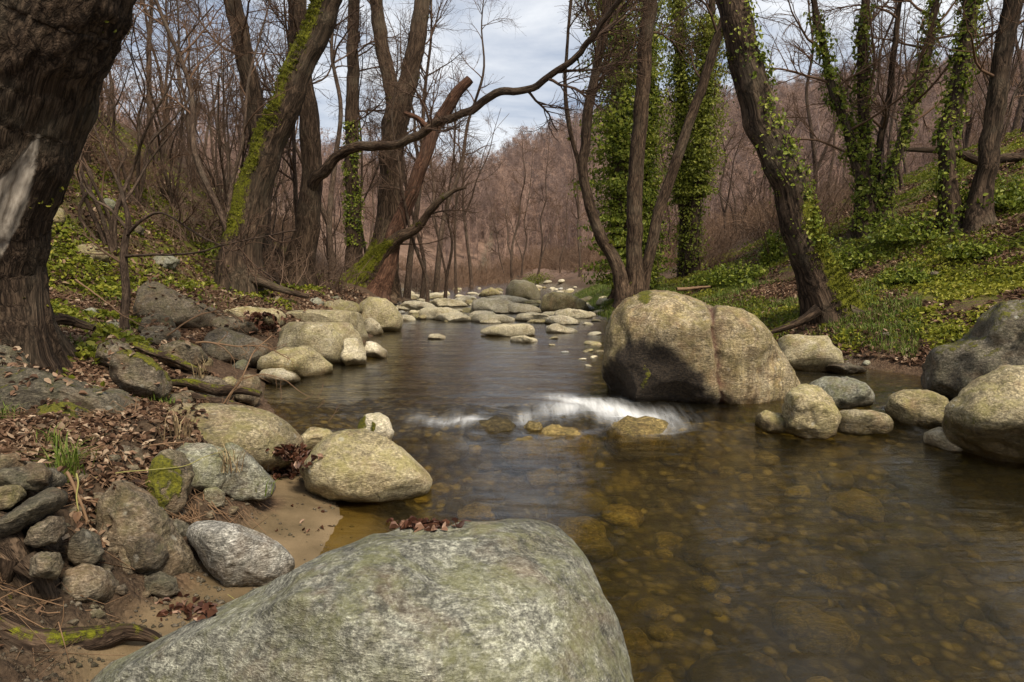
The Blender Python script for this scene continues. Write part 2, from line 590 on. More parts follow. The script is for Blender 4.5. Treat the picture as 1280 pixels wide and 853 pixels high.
def plain_stem(name, a, b, moss=False):
    t = NT(name)
    n = t.noise(t.coord('Object'), 14, 4)
    return t.done(t.mix(n, a, b), .7, t.bump(t.noise(t.coord('Object'), 60, 3), .4, .005), .25)


M['cane'] = plain_stem('dry cane', (.12, .065, .035), (.27, .17, .095))
M['runner'] = plain_stem('yellow green runner', (.20, .19, .05), (.34, .30, .11))


def ground_mat():
    t = NT('valley floor')
    pos = t.geo().outputs['Position']
    n1 = t.noise(pos, .9, 5, .6, .4)
    n2 = t.noise(pos, 7, 6, .7)
    n3 = t.noise(pos, 45, 5, .7)
    soil = t.ramp(t.math('ADD', t.math('MULTIPLY', n2, .5), t.math('MULTIPLY', n3, .5)), [(.36, (.022, .015, .010)), (.5, (.060, .041, .026)), (.64, (.125, .09, .058))])
    vl = t.voro(pos, 48, 'F1')
    leafc = t.ramp(t.math('ADD', t.math('MULTIPLY', vl.outputs['Color'], .5), t.math('MULTIPLY', n3, .5)), [(.25, (.045, .026, .016)), (.5, (.115, .068, .042)), (.75, (.22, .145, .09))])
    leafm = t.math('MULTIPLY', t.ramp(n1, [(.35, .25), (.6, .8)]), t.math('SUBTRACT', 1.0, t.attr('scarp')))
    base = t.mix(leafm, soil, leafc)
    far = t.attr('far')
    base = t.mix(far, base, t.ramp(t.noise(pos, .3, 6, .7), [(.35, (.11, .07, .05)), (.65, (.26, .17, .125))]))
    gr = t.attr('green')
    gm = t.ramp(t.math('ADD', gr, t.math('MULTIPLY', t.math('SUBTRACT', t.noise(pos, 2.4, 6, .75, .3), .5), 1.5)), [(.42, 0), (.62, 1)])
    gc = t.ramp(n3, [(.36, (.04, .05, .008)), (.5, (.115, .125, .016)), (.64, (.21, .205, .03))])
    base = t.mix(gm, base, gc)
    sd = t.attr('sand')
    grains = t.noise(pos, 320, 3, .7)
    sc = t.ramp(t.math('ADD', t.math('MULTIPLY', t.noise(pos, 3.5, 4, .6), .6), t.math('MULTIPLY', grains, .4)), [(.35, (.10, .072, .038)), (.6, (.215, .155, .088))])
    base = t.mix(sd, base, sc)
    bd = t.attr('bed')
    vb = t.voro(pos, 11, 'F1')
    cob = t.ramp(vb.outputs['Color'], [(.1, (.055, .042, .018)), (.45, (.13, .10, .042)), (.75, (.24, .18, .075)), (.95, (.44, .34, .16))])
    cob = t.mix(t.ramp(vb.outputs['Distance'], [(.25, 0), (.6, 1)]), cob, (.045, .032, .016))
    cob = t.mix(.6, cob, t.ramp(t.noise(pos, 1.6, 4, .6), [(.35, .5), (.7, 1.3)]), 'MULTIPLY')
    base = t.mix(bd, base, cob)
    pb = t.attr('pebble')
    vp = t.voro(pos, 22, 'F1')
    pc = t.ramp(vp.outputs['Color'], [(.1, (.16, .12, .08)), (.6, (.34, .28, .2)), (.95, (.55, .5, .42))])
    pc = t.mix(t.ramp(vp.outputs['Distance'], [(.3, 0), (.6, 1)]), pc, (.09, .065, .04))
    base = t.mix(pb, base, pc)
    h = t.math('ADD', t.math('MULTIPLY', n2, .6), t.math('ADD', t.math('MULTIPLY', n3, .4), t.math('MULTIPLY', vl.outputs['Distance'], -.3)))
    flat = t.math('SUBTRACT', 1.0, t.math('MULTIPLY', sd, .88))
    h = t.math('MULTIPLY', h, flat)
    h = t.math('ADD', h, t.math('MULTIPLY', t.math('MULTIPLY', sd, grains), .06))
    nrm = t.bump(h, .9, .05)
    return t.done(base, .92, nrm, .15)


M['ground'] = ground_mat()


def water_mat():
    t = NT('stream water')
    pos = t.geo().outputs['Position']
    mp = t.n('ShaderNodeMapping')
    mp.inputs['Scale'].default_value = (.8, 2.6, 1)
    mp.inputs['Rotation'].default_value = (0, 0, .12)
    t.l(pos, mp.inputs['Vector'])
    rip = t.noise(mp.outputs[0], 2.4, 5, .55, .6)
    mp2 = t.n('ShaderNodeMapping')
    mp2.inputs['Scale'].default_value = (1.4, 1.0, 1)
    t.l(pos, mp2.inputs['Vector'])
    slow = t.noise(mp2.outputs[0], .9, 3, .5, .3)
    h = t.math('ADD', t.math('MULTIPLY', rip, .6), t.math('MULTIPLY', slow, 1.0))
    nrm = t.bump(h, .30, .10)
    fr = t.n('ShaderNodeFresnel', IOR=1.33)
    t.l(nrm, fr.inputs['Normal'])
    tr = t.n('ShaderNodeBsdfTransparent')
    tr.inputs['Color'].default_value = (.84, .77, .44, 1)
    rf = t.n('ShaderNodeBsdfRefraction', Roughness=.055, IOR=1.33)
    rf.inputs['Color'].default_value = (.82, .75, .42, 1)
    t.l(nrm, rf.inputs['Normal'])
    see = t.n('ShaderNodeMixShader')
    see.inputs[0].default_value = .28
    t.l(tr.outputs[0], see.inputs[1])
    t.l(rf.outputs[0], see.inputs[2])
    gl = t.n('ShaderNodeBsdfGlossy', Roughness=.16)
    gl.inputs['Color'].default_value = (1, 1, 1, 1)
    t.l(nrm, gl.inputs['Normal'])
    # a little suspended silt gives the body of the water its own colour
    df = t.n('ShaderNodeBsdfDiffuse')
    df.inputs['Color'].default_value = (.030, .025, .010, 1)
    body = t.n('ShaderNodeMixShader')
    silt = t.math('MULTIPLY', t.attr('silt'), 1.0)
    t.l(silt, body.inputs[0])
    t.l(see.outputs[0], body.inputs[1])
    t.l(df.outputs[0], body.inputs[2])
    mx = t.n('ShaderNodeMixShader')
    t.l(fr.outputs[0], mx.inputs[0])
    t.l(body.outputs[0], mx.inputs[1])
    t.l(gl.outputs[0], mx.inputs[2])
    # white water, streaked along the flow
    fm = t.attr('foam')
    mf = t.n('ShaderNodeMapping')
    mf.inputs['Rotation'].default_value = (0, 0, .70)
    mf.inputs['Scale'].default_value = (5.5, 1.5, 1)
    t.l(pos, mf.inputs['Vector'])
    fs = t.noise(mf.outputs[0], 1.3, 5, .62, .4)
    mf2 = t.n('ShaderNodeMapping')
    mf2.inputs['Rotation'].default_value = (0, 0, .70)
    mf2.inputs['Scale'].default_value = (16, 1.6, 1)
    t.l(pos, mf2.inputs['Vector'])
    fs = t.math('ADD', t.math('MULTIPLY', fs, .62), t.math('MULTIPLY', t.noise(mf2.outputs[0], 1.5, 4, .6, .3), .38))
    fmask = t.math('MULTIPLY', fm, t.ramp(t.math('ADD', fs, t.math('MULTIPLY', fm, .30)), [(.42, 0), (.90, .88)]), True)
    fd = t.n('ShaderNodeBsdfDiffuse')
    fd.inputs['Color'].default_value = (.86, .87, .87, 1)
    m2 = t.n('ShaderNodeMixShader')
    t.l(fmask, m2.inputs[0])
    t.l(mx.outputs[0], m2.inputs[1])
    t.l(fd.outputs[0], m2.inputs[2])
    t.l(m2.outputs[0], t.out.inputs[0])
    return t.m


M['water'] = water_mat()
# ------------------------------------------------------------------ ground sheet, water
def build_ground():
    ys = list(np.arange(-14, 1.2, .35))
    y = 1.2
    while y < 420:
        ys.append(y)
        y += max(.022, y * .0088) if y < 80 else y * .02
    ys = np.array(ys)
    us = np.concatenate([-np.geomspace(4.5, .92, 26)[:-1], np.arange(-.92, .92, .0052), np.geomspace(.92, 4.5, 26)])
    Y, U = np.meshgrid(ys, us, indexing='ij')
    X = U * np.maximum(Y + .6, 3.2)
    x, yv = X.ravel(), Y.ravel()
    z = terrain(x, yv)
    nr, nc = Y.shape
    i = np.arange(nr - 1)[:, None] * nc + np.arange(nc - 1)[None]
    q = np.stack([i, i + 1, i + nc + 1, i + nc], -1).reshape(-1, 4)
    w = water_z(x, np.maximum(yv, -5))
    sl, sr = xL(yv) - x, x - xR(yv)
    out = np.maximum(sl, sr)
    d = np.hypot(x, yv)
    n = fbm(p3(x * 1.1, yv * 1.1, 2), 3)
    bed = 1 - sstep(-.12, .06, out + .12 * n)
    sand = sstep(-.5, -.05, sl) * (1 - sstep(.36, .52, sl + .2 * n)) * (1 - sstep(4.7, 5.6, yv))
    bed = bed * (1 - sand)
    far = sstep(24, 40, yv) * sstep(.5, 2, out)
    far = np.maximum(far, sstep(55, 66, yv))
    gR = sstep(.2, 1.2, sr + .5 * n) * (1 - .75 * sstep(19, 26, yv)) * (.78 + .5 * fbm(p3(x * .45, yv * .45, 61), 3))
    gL = sstep(1.6, 3.0, sl) * (.46 + .2 * n) * sstep(5, 8, yv) * (1 - sstep(24, 36, yv))
    gL = np.maximum(gL, .34 * sstep(.8, 1.5, sl) * sstep(6, 8, yv))
    green = np.maximum(gR * .66, gL) - .3 * far
    scarp = .8 * sstep(.45, .65, sl) * (1 - sstep(1.25, 1.5, sl + .2 * n)) * (1 - sstep(4.4, 5.4, yv))
    peb = sstep(.0, .25, .45 - np.abs(x - xR(yv) + .25)) * sstep(9, 10, yv) * (1 - sstep(22, 26, yv))
    peb = np.maximum(peb, (1 - sstep(.25, .6, np.abs(out - .1))) * sstep(15, 18, yv))
    me = make_mesh('ground', np.stack([x, yv, z], 1), q, mat=M['ground'],
                   attrs={'bed': bed, 'sand': sand, 'far': far, 'green': np.clip(green, 0, 1), 'pebble': peb, 'scarp': scarp})
    tag(link('ground', me), kind='structure')


def build_water():
    ys = list(np.arange(-13, 2, .3))
    y = 2.0
    while y < 64:
        ys.append(y)
        y += .035 if 5.2 < y < 8 else max(.05, y * .012)
    ys = np.array(ys)
    t = np.linspace(0, 1, 260)
    Y, T = np.meshgrid(ys, t, indexing='ij')
    X = (xL(Y) - .5) * (1 - T) + (xR(Y) + .5) * T
    x, yv = X.ravel(), Y.ravel()
    z = water_z(x, yv)
    casc = np.exp(-((yv - 6.35) / .6) ** 2)
    z = z + casc * .035 * fbm(p3(x * 2.2, yv * 3.0), 3) + .006 * fbm(p3(x * .8, yv * 2.0, 4), 3)
    up = sstep(6.3, 7.0, yv)
    z = z + up * .010 * fbm(p3(x * 1.2, yv * 3.2, 8), 3)
    # white water: chute left of the big boulder and a thin lip further left
    ax, ay, bx, by = .42, 7.35, 1.55, 6.15
    L = math.hypot(bx - ax, by - ay)
    ex, ey = (bx - ax) / L, (by - ay) / L
    s = (x - ax) * ex + (yv - ay) * ey
    r = -(x - ax) * ey + (yv - ay) * ex
    wid = .19 + .11 * np.clip(s, 0, 2)
    f1 = np.exp(-(np.abs(r) / wid) ** 2.2) * sstep(-.35, .5, s) * (1 - sstep(L - .55, L + .25, s))
    lipy = 6.45 + .10 * np.sin(x * 3.1) + .05 * np.sin(x * 8)
    f2 = np.exp(-((yv - lipy) / .20) ** 2) * sstep(-1.1, -.8, x) * (1 - sstep(-.2, .7, x)) * .8
    f2 *= sstep(-.35, .45, fbm(p3(x * 2.2, yv * 1.2, 3), 2))
    f3 = np.exp(-((yv - 6.75 - .25 * (x - .5)) / .30) ** 2) * sstep(.0, .6, x) * (1 - sstep(.9, 1.5, x)) * .75
    f4 = np.exp(-((yv - 6.15) / .12) ** 2) * sstep(3.3, 3.8, x) * .4 * sstep(0, .4, fbm(p3(x * 2, yv * 1, 5), 2))
    f5 = np.exp(-(r / .5) ** 2) * sstep(L - .5, L + .1, s) * (1 - sstep(L + .2, L + .9, s)) * .06
    f3 = np.maximum(f3, f5)
    foam = np.clip(np.maximum.reduce([f1, f2, f3, f4]), 0, 1)
    dep = np.clip(z - terrain(x, yv), 0, 1)
    silt = .01 + .36 * dep ** 1.5 + .12 * sstep(6.2, 8, yv) + .10 * sstep(10, 18, yv)
    silt = np.clip(silt, 0, .8)
    nr, nc = Y.shape
    i = np.arange(nr - 1)[:, None] * nc + np.arange(nc - 1)[None]
    q = np.stack([i, i + 1, i + nc + 1, i + nc], -1).reshape(-1, 4)
    me = make_mesh('water', np.stack([x, yv, z], 1), q, mat=M['water'], attrs={'foam': foam, 'silt': silt})
    tag(link('water', me), kind='structure')


build_ground()
build_water()
# ------------------------------------------------------------------ rocks
def ico(sub):
    import bmesh
    bm = bmesh.new()
    bmesh.ops.create_icosphere(bm, subdivisions=sub, radius=1)
    V = np.array([v.co[:] for v in bm.verts])
    F = np.array([[v.index for v in f.verts] for f in bm.faces])
    bm.free()
    return V, F


ICO = {k: ico(k) for k in (3, 4, 5, 6)}


def radial(poly, n=360, smooth=5):
    """distance from the origin to the polygon's edge for n directions"""
    poly = np.asarray(poly, float)
    th = np.arange(n) / n * 2 * math.pi
    D = np.stack([np.cos(th), np.sin(th)], 1)
    r = np.zeros(n)
    for i in range(len(poly)):
        a, b = poly[i], poly[(i + 1) % len(poly)]
        e = b - a
        den = D[:, 0] * e[1] - D[:, 1] * e[0]
        with np.errstate(divide='ignore', invalid='ignore'):
            t = (a[0] * e[1] - a[1] * e[0]) / den
            u = (a[0] * D[:, 1] - a[1] * D[:, 0]) / den
        ok = (t > 0) & (u >= -1e-6) & (u <= 1 + 1e-6) & np.isfinite(t)
        r = np.where(ok & (t > r), t, r)
    k = np.exp(-0.5 * (np.arange(-12, 13) / max(smooth, .1)) ** 2)
    k /= k.sum()
    rr = np.concatenate([r[-12:], r, r[:12]])
    return np.convolve(rr, k, 'valid')


def water_here(x, y):
    return water_z(np.asarray(x, float), np.asarray(y, float))


def shape_rock(V, F, size, seed, rough=.06, facets=5, view=None, e=2.3, keep_outline=True):
    rng = np.random.default_rng(seed)
    # flat facets broken off the side one sees
    N = V / np.linalg.norm(V, axis=1)[:, None]
    c = V.mean(0)
    for _ in range(facets):
        n = rng.normal(size=3)
        n /= np.linalg.norm(n)
        if view is not None:
            if n @ view > 0:
                n = -n
            n = n - .4 * view
            n /= np.linalg.norm(n)
        d = (V - c) @ n
        lim = d.max() * rng.uniform(.70, .90)
        V = V - np.clip(d - lim, 0, None)[:, None] * n * .82
    nn = normals_of(V, F)
    off = rng.uniform(0, 60, 3)
    q = V / size + off
    dsp = rough * size * (fbm(q * 1.6, 3, .5) + .38 * ridged(q * 4.0, 3) - .25 + .16 * fbm(q * 11, 3))
    V = V + nn * dsp[:, None]
    return V


def add_rock(name, me_V, F, mat, label, group=None, cat='boulder', moss=None, stain=None, rust=None, wetlift=.05, origin=None, wet_override=None):
    V = me_V
    N = normals_of(V, F)
    wz = water_here(V[:, 0], V[:, 1])
    inwater = 1 - sstep(-.05, .45, np.maximum(xL(V[:, 1]) - V[:, 0], V[:, 0] - xR(V[:, 1])))
    wet = (1 - sstep(.015, .085, V[:, 2] - wz - .05 * fbm(V * 4, 2) + .03 - wetlift)) * inwater
    at = {'wet': wet if wet_override is None else wet_override, 'moss': np.zeros(len(V)) if moss is None else moss,
          'stain': np.zeros(len(V)) if stain is None else stain, 'rust': np.zeros(len(V)) if rust is None else rust}
    o = np.array(origin if origin is not None else [V[:, 0].mean(), V[:, 1].mean(), V[:, 2].min()])
    me = make_mesh(name, V - o, tris=F, mat=mat, attrs=at)
    ob = link(name, me, loc=o)
    tag(ob, label, cat, group)
    return ob


def boulder(label, poly, mat='rock_grey', Y=None, thick=.5, sub=5, e=2.3, rough=.07, facets=6, seed=1, tilt=0.0, moss=0.0, mossdir=(0, 0, 1),
            wetlift=.08, post=None, smooth=2, name='boulder', cat='boulder', yaw=0.0, sink=0.0):
    """a stone whose outline seen from the picture's side is poly (pixels); thick is its half depth in metres"""
    pp = np.asarray(poly, float)
    c2 = (pp.min(0) + pp.max(0)) / 2
    if Y is None:
        by = pp[:, 1].max()
        bx = pp[pp[:, 1] > by - (by - pp[:, 1].min()) * .25][:, 0].mean()
        g = ground_at(bx, by - 2)
        Y = g[1] + thick * .55
    c = P(c2[0], c2[1], Y)
    d = (c - CAM) / np.linalg.norm(c - CAM)
    if tilt:
        ang = math.asin(-d[2]) + tilt
        hd = np.array([d[0], d[1], 0])
        hd /= np.linalg.norm(hd)
        d = hd * math.cos(ang) + np.array([0, 0, -math.sin(ang)])
    if yaw:
        cy, sy = math.cos(yaw), math.sin(yaw)
        d = np.array([d[0] * cy - d[1] * sy, d[0] * sy + d[1] * cy, d[2]])
    r = np.cross(d, [0, 0, 1.0])
    r /= np.linalg.norm(r)
    u = np.cross(r, d)
    loc = []
    for q in pp:
        rr = ray(*q)
        t = ((c - CAM) @ d) / (rr @ d)
        h = CAM + rr * t - c
        loc.append((h @ r, h @ u))
    rad = radial(loc, smooth=smooth)
    S, F = ICO[sub]
    th = np.arctan2(S[:, 2], S[:, 0])
    m = np.hypot(S[:, 0], S[:, 2])
    k = 2.0 / e
    g = np.power(m, k)
    h = np.sign(S[:, 1]) * np.power(np.abs(S[:, 1]), k) * thick
    ti = (th / (2 * math.pi) * 360) % 360
    R = np.interp(ti, np.arange(361), np.append(rad, rad[0]))
    a, b = R * g * np.cos(th), R * g * np.sin(th)
    size = float(np.sqrt(np.prod(np.ptp(np.asarray(loc), axis=0))))
    V = a[:, None] * r + b[:, None] * u + h[:, None] * d
    V = shape_rock(V, F, size, seed, rough, facets, d)
    V = V + c
    # bring the outline, as displaced, back to the outline measured in the photograph
    NB = 120 if sub > 4 else 60
    want = radial(pp - c2, n=NB, smooth=.8)
    for _ in range(2):
        px, py = to_px(V)
        phi = (np.degrees(np.arctan2(py - c2[1], px - c2[0])) % 360) / 360 * NB
        rho = np.hypot(px - c2[0], py - c2[1])
        bi = phi.astype(int) % NB
        mxr = np.zeros(NB)
        np.maximum.at(mxr, bi, rho)
        mxr = np.where(mxr <= 0, want, mxr)
        rt = np.clip(want / mxr, .72, 1.3)
        kk = np.exp(-0.5 * (np.arange(-6, 7) / 2.0) ** 2)
        kk /= kk.sum()
        rt = np.convolve(np.concatenate([rt[-6:], rt, rt[:6]]), kk, 'valid')
        rr_ = np.interp(phi - .5, np.arange(-1, NB + 1), np.concatenate([rt[-1:], rt, rt[:1]]))
        nx, ny = c2[0] + (px - c2[0]) * rr_, c2[1] + (py - c2[1]) * rr_
        dep = (V - CAM) @ FWD
        V = CAM + dep[:, None] * (FWD[None] + RGT[None] * ((nx - 640) / FPX)[:, None] + UPV[None] * ((426.5 - ny) / FPX)[:, None])
    V[:, 2] -= sink
    ex = {}
    if post:
        V, ex = post(V, F, a / size, b / size, h / thick)
    N = normals_of(V, F)
    mv = None
    if moss:
        md = np.asarray(mossdir, float)
        md /= np.linalg.norm(md)
        mv = np.clip(moss * (.25 + .75 * sstep(.35, .9, N @ md)) * (N @ md > -.2), 0, 1)
        mv = mv * sstep(.02, .12, V[:, 2] - water_here(V[:, 0], V[:, 1]))
    if 'moss' in ex:
        mv = ex.pop('moss') if mv is None else np.maximum(mv, ex.pop('moss'))
    return add_rock(name, V, F, M[mat], label, cat=cat, moss=mv, wetlift=wetlift, **ex)


def to_px(V):
    q = V - CAM
    z = q @ FWD
    return 640 + FPX * (q @ RGT) / z, 426.5 - FPX * (q @ UPV) / z


def big_post(V, F, a, b, h):
    px, py = to_px(V)
    front = h < .35
    # a crease runs down the face, the lower left of the face is hollow and stained
    cx = np.interp(py, [360, 400, 450, 500, 540], [885, 893, 899, 905, 896])
    c = np.exp(-((px - cx) / 4.5) ** 2) * front
    N = normals_of(V, F)
    V = V - N * (c * .065)[:, None]
    n = fbm(V * 3.0, 4)
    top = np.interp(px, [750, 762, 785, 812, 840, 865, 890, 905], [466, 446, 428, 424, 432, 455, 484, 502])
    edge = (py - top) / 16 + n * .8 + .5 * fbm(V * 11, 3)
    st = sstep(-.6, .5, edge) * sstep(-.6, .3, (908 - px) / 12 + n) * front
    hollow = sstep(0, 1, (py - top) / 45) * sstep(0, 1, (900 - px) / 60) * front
    V = V - N * (hollow * .10)[:, None]
    rust = np.exp(-((px - cx) / 3.0) ** 2) * front * .95
    rust = np.maximum(rust, .45 * np.exp(-((px - cx - 5) / 11) ** 2) * front * sstep(-.2, .5, n))
    moss = .50 * np.exp(-(((px - 806) / 11) ** 2 + ((py - 370) / 20) ** 2)) + .25 * np.exp(-(((px - 820) / 40) ** 2 + ((py - 368) / 14) ** 2))
    low = sstep(488, 515, py + 10 * n) * sstep(905, 925, px) * .62
    st2 = np.exp(-(((px - 805) / 9) ** 2 + ((py - 472) / 30) ** 2)) * .62
    return V, {'stain': st, 'rust': rust, 'moss': np.maximum.reduce([moss, low, st2])}


def fg_post(V, F, a, b, h):
    px, py = to_px(V)
    # the shallow dip that holds the dead leaves, a long low ridge on the left
    dip = np.exp(-(((px - 535) / 60) ** 2 + ((py - 661) / 9) ** 2))
    N = normals_of(V, F)
    V = V - N * (dip * .035)[:, None]
    return V, {}


boulder('huge speckled grey boulder with dead leaves in the dip on its top',
        [(70, 905), (110, 855), (200, 800), (290, 752), (350, 722), (400, 692), (440, 676), (470, 658), (500, 648), (560, 647), (620, 643), (665, 642), (698, 650), (720, 672),
         (745, 718), (768, 765), (785, 808), (797, 850), (812, 930), (780, 1040), (500, 1100), (150, 1040)],
        'rock_grey', Y=2.05, thick=.60, sub=6, e=2.35, rough=.035, facets=3, seed=5, tilt=.36, post=fg_post, smooth=3)
boulder('big round boulder with a dark hollow and a rusty crease, in mid stream',
        [(757, 535), (753, 490), (753, 450), (756, 412), (766, 388), (785, 372), (812, 363), (850, 367), (880, 378), (900, 381), (925, 384), (945, 394), (962, 412), (980, 440),
         (994, 462), (1004, 480), (995, 510), (975, 535), (900, 552), (820, 552)],
        'rock_big', Y=7.55, thick=.95, sub=6, e=2.6, rough=.045, facets=4, seed=12, post=big_post, smooth=2.5, wetlift=.03)
boulder('round brown stone leaning on the foot of the big creased boulder',
        [(978, 540), (977, 510), (983, 492), (1000, 480), (1022, 482), (1040, 497), (1052, 520), (1045, 545), (1010, 552)], 'rock_olive', thick=.28, seed=3, moss=.2, mossdir=(.3, -1, -.2))
boulder('small greenish stone in front of the round brown stone',
        [(943, 532), (945, 520), (957, 514), (975, 517), (992, 527), (990, 540), (960, 543)], 'rock_olive', thick=.16, sub=4, seed=4)
boulder('smooth loaf shaped stone with wet underside among the rapids stones',
        [(1039, 532), (1041, 518), (1058, 513), (1090, 512), (1112, 517), (1117, 528), (1110, 540), (1070, 546), (1045, 542)], 'rock_olive', thick=.22, sub=4, seed=5, wetlift=.12)
boulder('layered flat stone with a blue grey top behind the loaf stone',
        [(1008, 498), (1012, 480), (1030, 472), (1060, 471), (1085, 478), (1093, 492), (1090, 505), (1050, 512), (1015, 510)], 'rock_grey', thick=.35, sub=4, e=3, seed=6, facets=7, rough=.07)
boulder('low yellowish stone barely out of the water below the mossy rock',
        [(1152, 556), (1155, 541), (1175, 535), (1200, 537), (1238, 549), (1242, 560), (1190, 568)], 'rock_pale', thick=.3, sub=4, seed=7, wetlift=.0)
boulder('wet flat rock with dark sides between pool and mossy rock',
        [(1106, 515), (1112, 495), (1130, 488), (1160, 487), (1184, 496), (1196, 515), (1180, 535), (1120, 535)], 'rock_olive', thick=.4, sub=4, e=2.8, seed=8, wetlift=.06)
boulder('rounded bank rock with green moss hanging from its wet edge',
        [(1176, 540), (1182, 512), (1200, 490), (1222, 474), (1255, 461), (1300, 452), (1360, 462), (1400, 520), (1380, 580), (1280, 590), (1200, 570)],
        'rock_olive', thick=.6, seed=9, moss=.40, mossdir=(-1, -.3, -.3), wetlift=.30, facets=8, e=2.6)
boulder('tall dark fractured rock with moss on top at the bank edge',
        [(1150, 490), (1156, 458), (1160, 438), (1190, 430), (1212, 415), (1224, 396), (1250, 377), (1282, 374), (1330, 372), (1370, 420), (1360, 500), (1260, 520), (1190, 505)],
        'rock_dark', thick=.75, e=2.8, seed=10, rough=.09, facets=8, moss=.50, mossdir=(-.4, 0, 1), yaw=.3)
boulder('flat pale slab at the water edge below the leaning tree',
        [(974, 460), (972, 425), (985, 421), (1035, 419), (1042, 432), (1053, 438), (1056, 460), (1010, 466)], 'rock_tan', thick=.5, e=3.4, sub=4, seed=11, facets=4, rough=.03)
boulder('thin dark stone lying flat in the still pool',
        [(1028, 463), (1035, 456), (1060, 454), (1080, 458), (1084, 465), (1050, 470)], 'rock_brown', thick=.3, sub=4, seed=13)
# near bank
boulder('rounded speckled boulder at the tip of the sandy beach',
        [(380, 612), (381, 585), (390, 565), (405, 549), (430, 538), (455, 536), (480, 545), (505, 561), (528, 583), (541, 600), (535, 618), (480, 630), (410, 628)],
        'rock_tan', thick=.45, seed=14, sub=5, e=2.3, rough=.03, facets=3, wetlift=.02, moss=.22, mossdir=(.5, -.2, -.3))
boulder('small stone half covered in dark green moss beside the rapids',
        [(446, 548), (448, 530), (456, 519), (472, 515), (486, 522), (492, 540), (488, 556), (462, 560)], 'rock_pale', thick=.18, seed=15, sub=4, moss=.7, mossdir=(-1, -.3, .1))
boulder('small mossy stone tucked behind the speckled boulder',
        [(372, 560), (378, 543), (390, 534), (410, 536), (425, 548), (424, 566), (395, 572)], 'rock_olive', thick=.18, seed=16, sub=4, moss=.4, mossdir=(-.5, -.3, .4))
boulder('long rounded grey green boulder behind the pair of pale stones',
        [(185, 570), (192, 525), (215, 509), (260, 505), (305, 506), (338, 513), (362, 528), (379, 548), (378, 575), (340, 590), (250, 592)],
        'rock_olive', thick=.5, seed=17, sub=5, e=2.6, rough=.03, facets=3)
boulder('pale rounded stone with a pitted face under the dry stems',
        [(212, 590), (215, 565), (232, 555), (262, 554), (284, 562), (290, 590), (275, 615), (235, 615)], 'rock_grey', thick=.24, seed=18, sub=4)
boulder('wedge shaped tan stone at the top of the sand',
        [(262, 612), (272, 575), (285, 553), (305, 562), (330, 585), (347, 605), (335, 620), (295, 628)], 'rock_grey', thick=.26, seed=19, sub=4, facets=6)
boulder('whitish egg shaped stone lying on the sand',
        [(229, 668), (238, 655), (262, 651), (295, 655), (330, 667), (358, 684), (371, 704), (360, 727), (325, 742), (282, 738), (258, 712)],
        'rock_white', thick=.24, seed=20, sub=5, e=2.5, rough=.045, facets=5, tilt=.25)
boulder('long dark grey slab sloping down through the leaf litter',
        [(-60, 540), (-45, 470), (-10, 458), (40, 461), (95, 476), (130, 482), (160, 486), (176, 505), (183, 528), (170, 560), (90, 575)],
        'rock_dark', Y=4.25, thick=.42, seed=21, sub=5, e=3, rough=.07, facets=7, yaw=-.2, moss=.42)
boulder('grey stone at the foot of the huge split tree',
        [(-30, 470), (-25, 440), (0, 431), (25, 436), (38, 450), (38, 475)], 'rock_dark', Y=5.0, thick=.3, seed=22, sub=4)
boulder('leaning brown stone with yellow moss along its upper edge',
        [(134, 470), (140, 445), (160, 438), (190, 448), (210, 466), (218, 482), (205, 497), (160, 497)], 'rock_brown', Y=5.6, thick=.2, seed=23, sub=4, moss=.65, mossdir=(.7, -.1, 1))
boulder('dark wedge rock in front of the stack of leaf covered stones',
        [(252, 440), (258, 418), (275, 411), (305, 417), (332, 427), (338, 444), (320, 458), (270, 456)], 'rock_brown', thick=.4, seed=24, sub=4, facets=7, e=2.8, moss=.38)
boulder('flat pinkish stone with a pale waterline beside the dark rock',
        [(318, 462), (328, 447), (345, 438), (385, 431), (402, 443), (418, 459), (410, 472), (350, 474)], 'rock_tan', thick=.45, seed=25, sub=4, e=2.6, facets=6, wetlift=.04)
boulder('broad flat topped boulder jutting into the stream',
        [(345, 445), (350, 412), (362, 403), (400, 403), (437, 402), (448, 415), (457, 438), (440, 455), (380, 456)], 'rock_tan', thick=.6, seed=26, sub=5, e=3.6, facets=6, rough=.04, wetlift=.04)
boulder('long flat ledge stone behind the broad flat topped boulder',
        [(352, 415), (358, 391), (385, 388), (430, 387), (452, 390), (455, 408), (462, 430), (420, 432)], 'rock_tan', thick=.7, seed=27, sub=5, e=4, facets=4, rough=.03)
boulder('angular cream stone at the tip of the flat boulder',
        [(425, 448), (430, 425), (445, 422), (458, 440), (458, 455), (435, 460)], 'rock_pale', thick=.25, seed=28, sub=4, facets=6)
boulder('low triangular stone pointing into the stream',
        [(452, 445), (458, 427), (470, 428), (486, 440), (480, 450)], 'rock_pale', thick=.25, seed=29, sub=4, facets=6)
boulder('dome shaped grey green boulder on the bank by the mossy alder',
        [(447, 410), (450, 380), (460, 372), (482, 373), (495, 383), (503, 400), (500, 414), (470, 416)], 'rock_tan', thick=.5, seed=30, sub=4, e=2.6, facets=3, rough=.03)
boulder('small cream stone at the foot of the dome shaped boulder',
        [(452, 420), (455, 402), (463, 397), (474, 404), (480, 416), (468, 422)], 'rock_pale', thick=.22, seed=31, sub=4)
boulder('thin flat stone shelf in the leaves behind the dark wedge rock',
        [(278, 405), (282, 388), (310, 384), (345, 385), (358, 392), (355, 408)], 'rock_tan', thick=.5, seed=32, sub=4, e=3, facets=4)
boulder('long sloping bedrock hump half buried in leaves',
        [(165, 402), (172, 362), (190, 352), (225, 368), (262, 382), (290, 395), (285, 412), (220, 414)], 'rock_brown', thick=.6, seed=33, sub=4, e=2.6, facets=5, moss=.42)
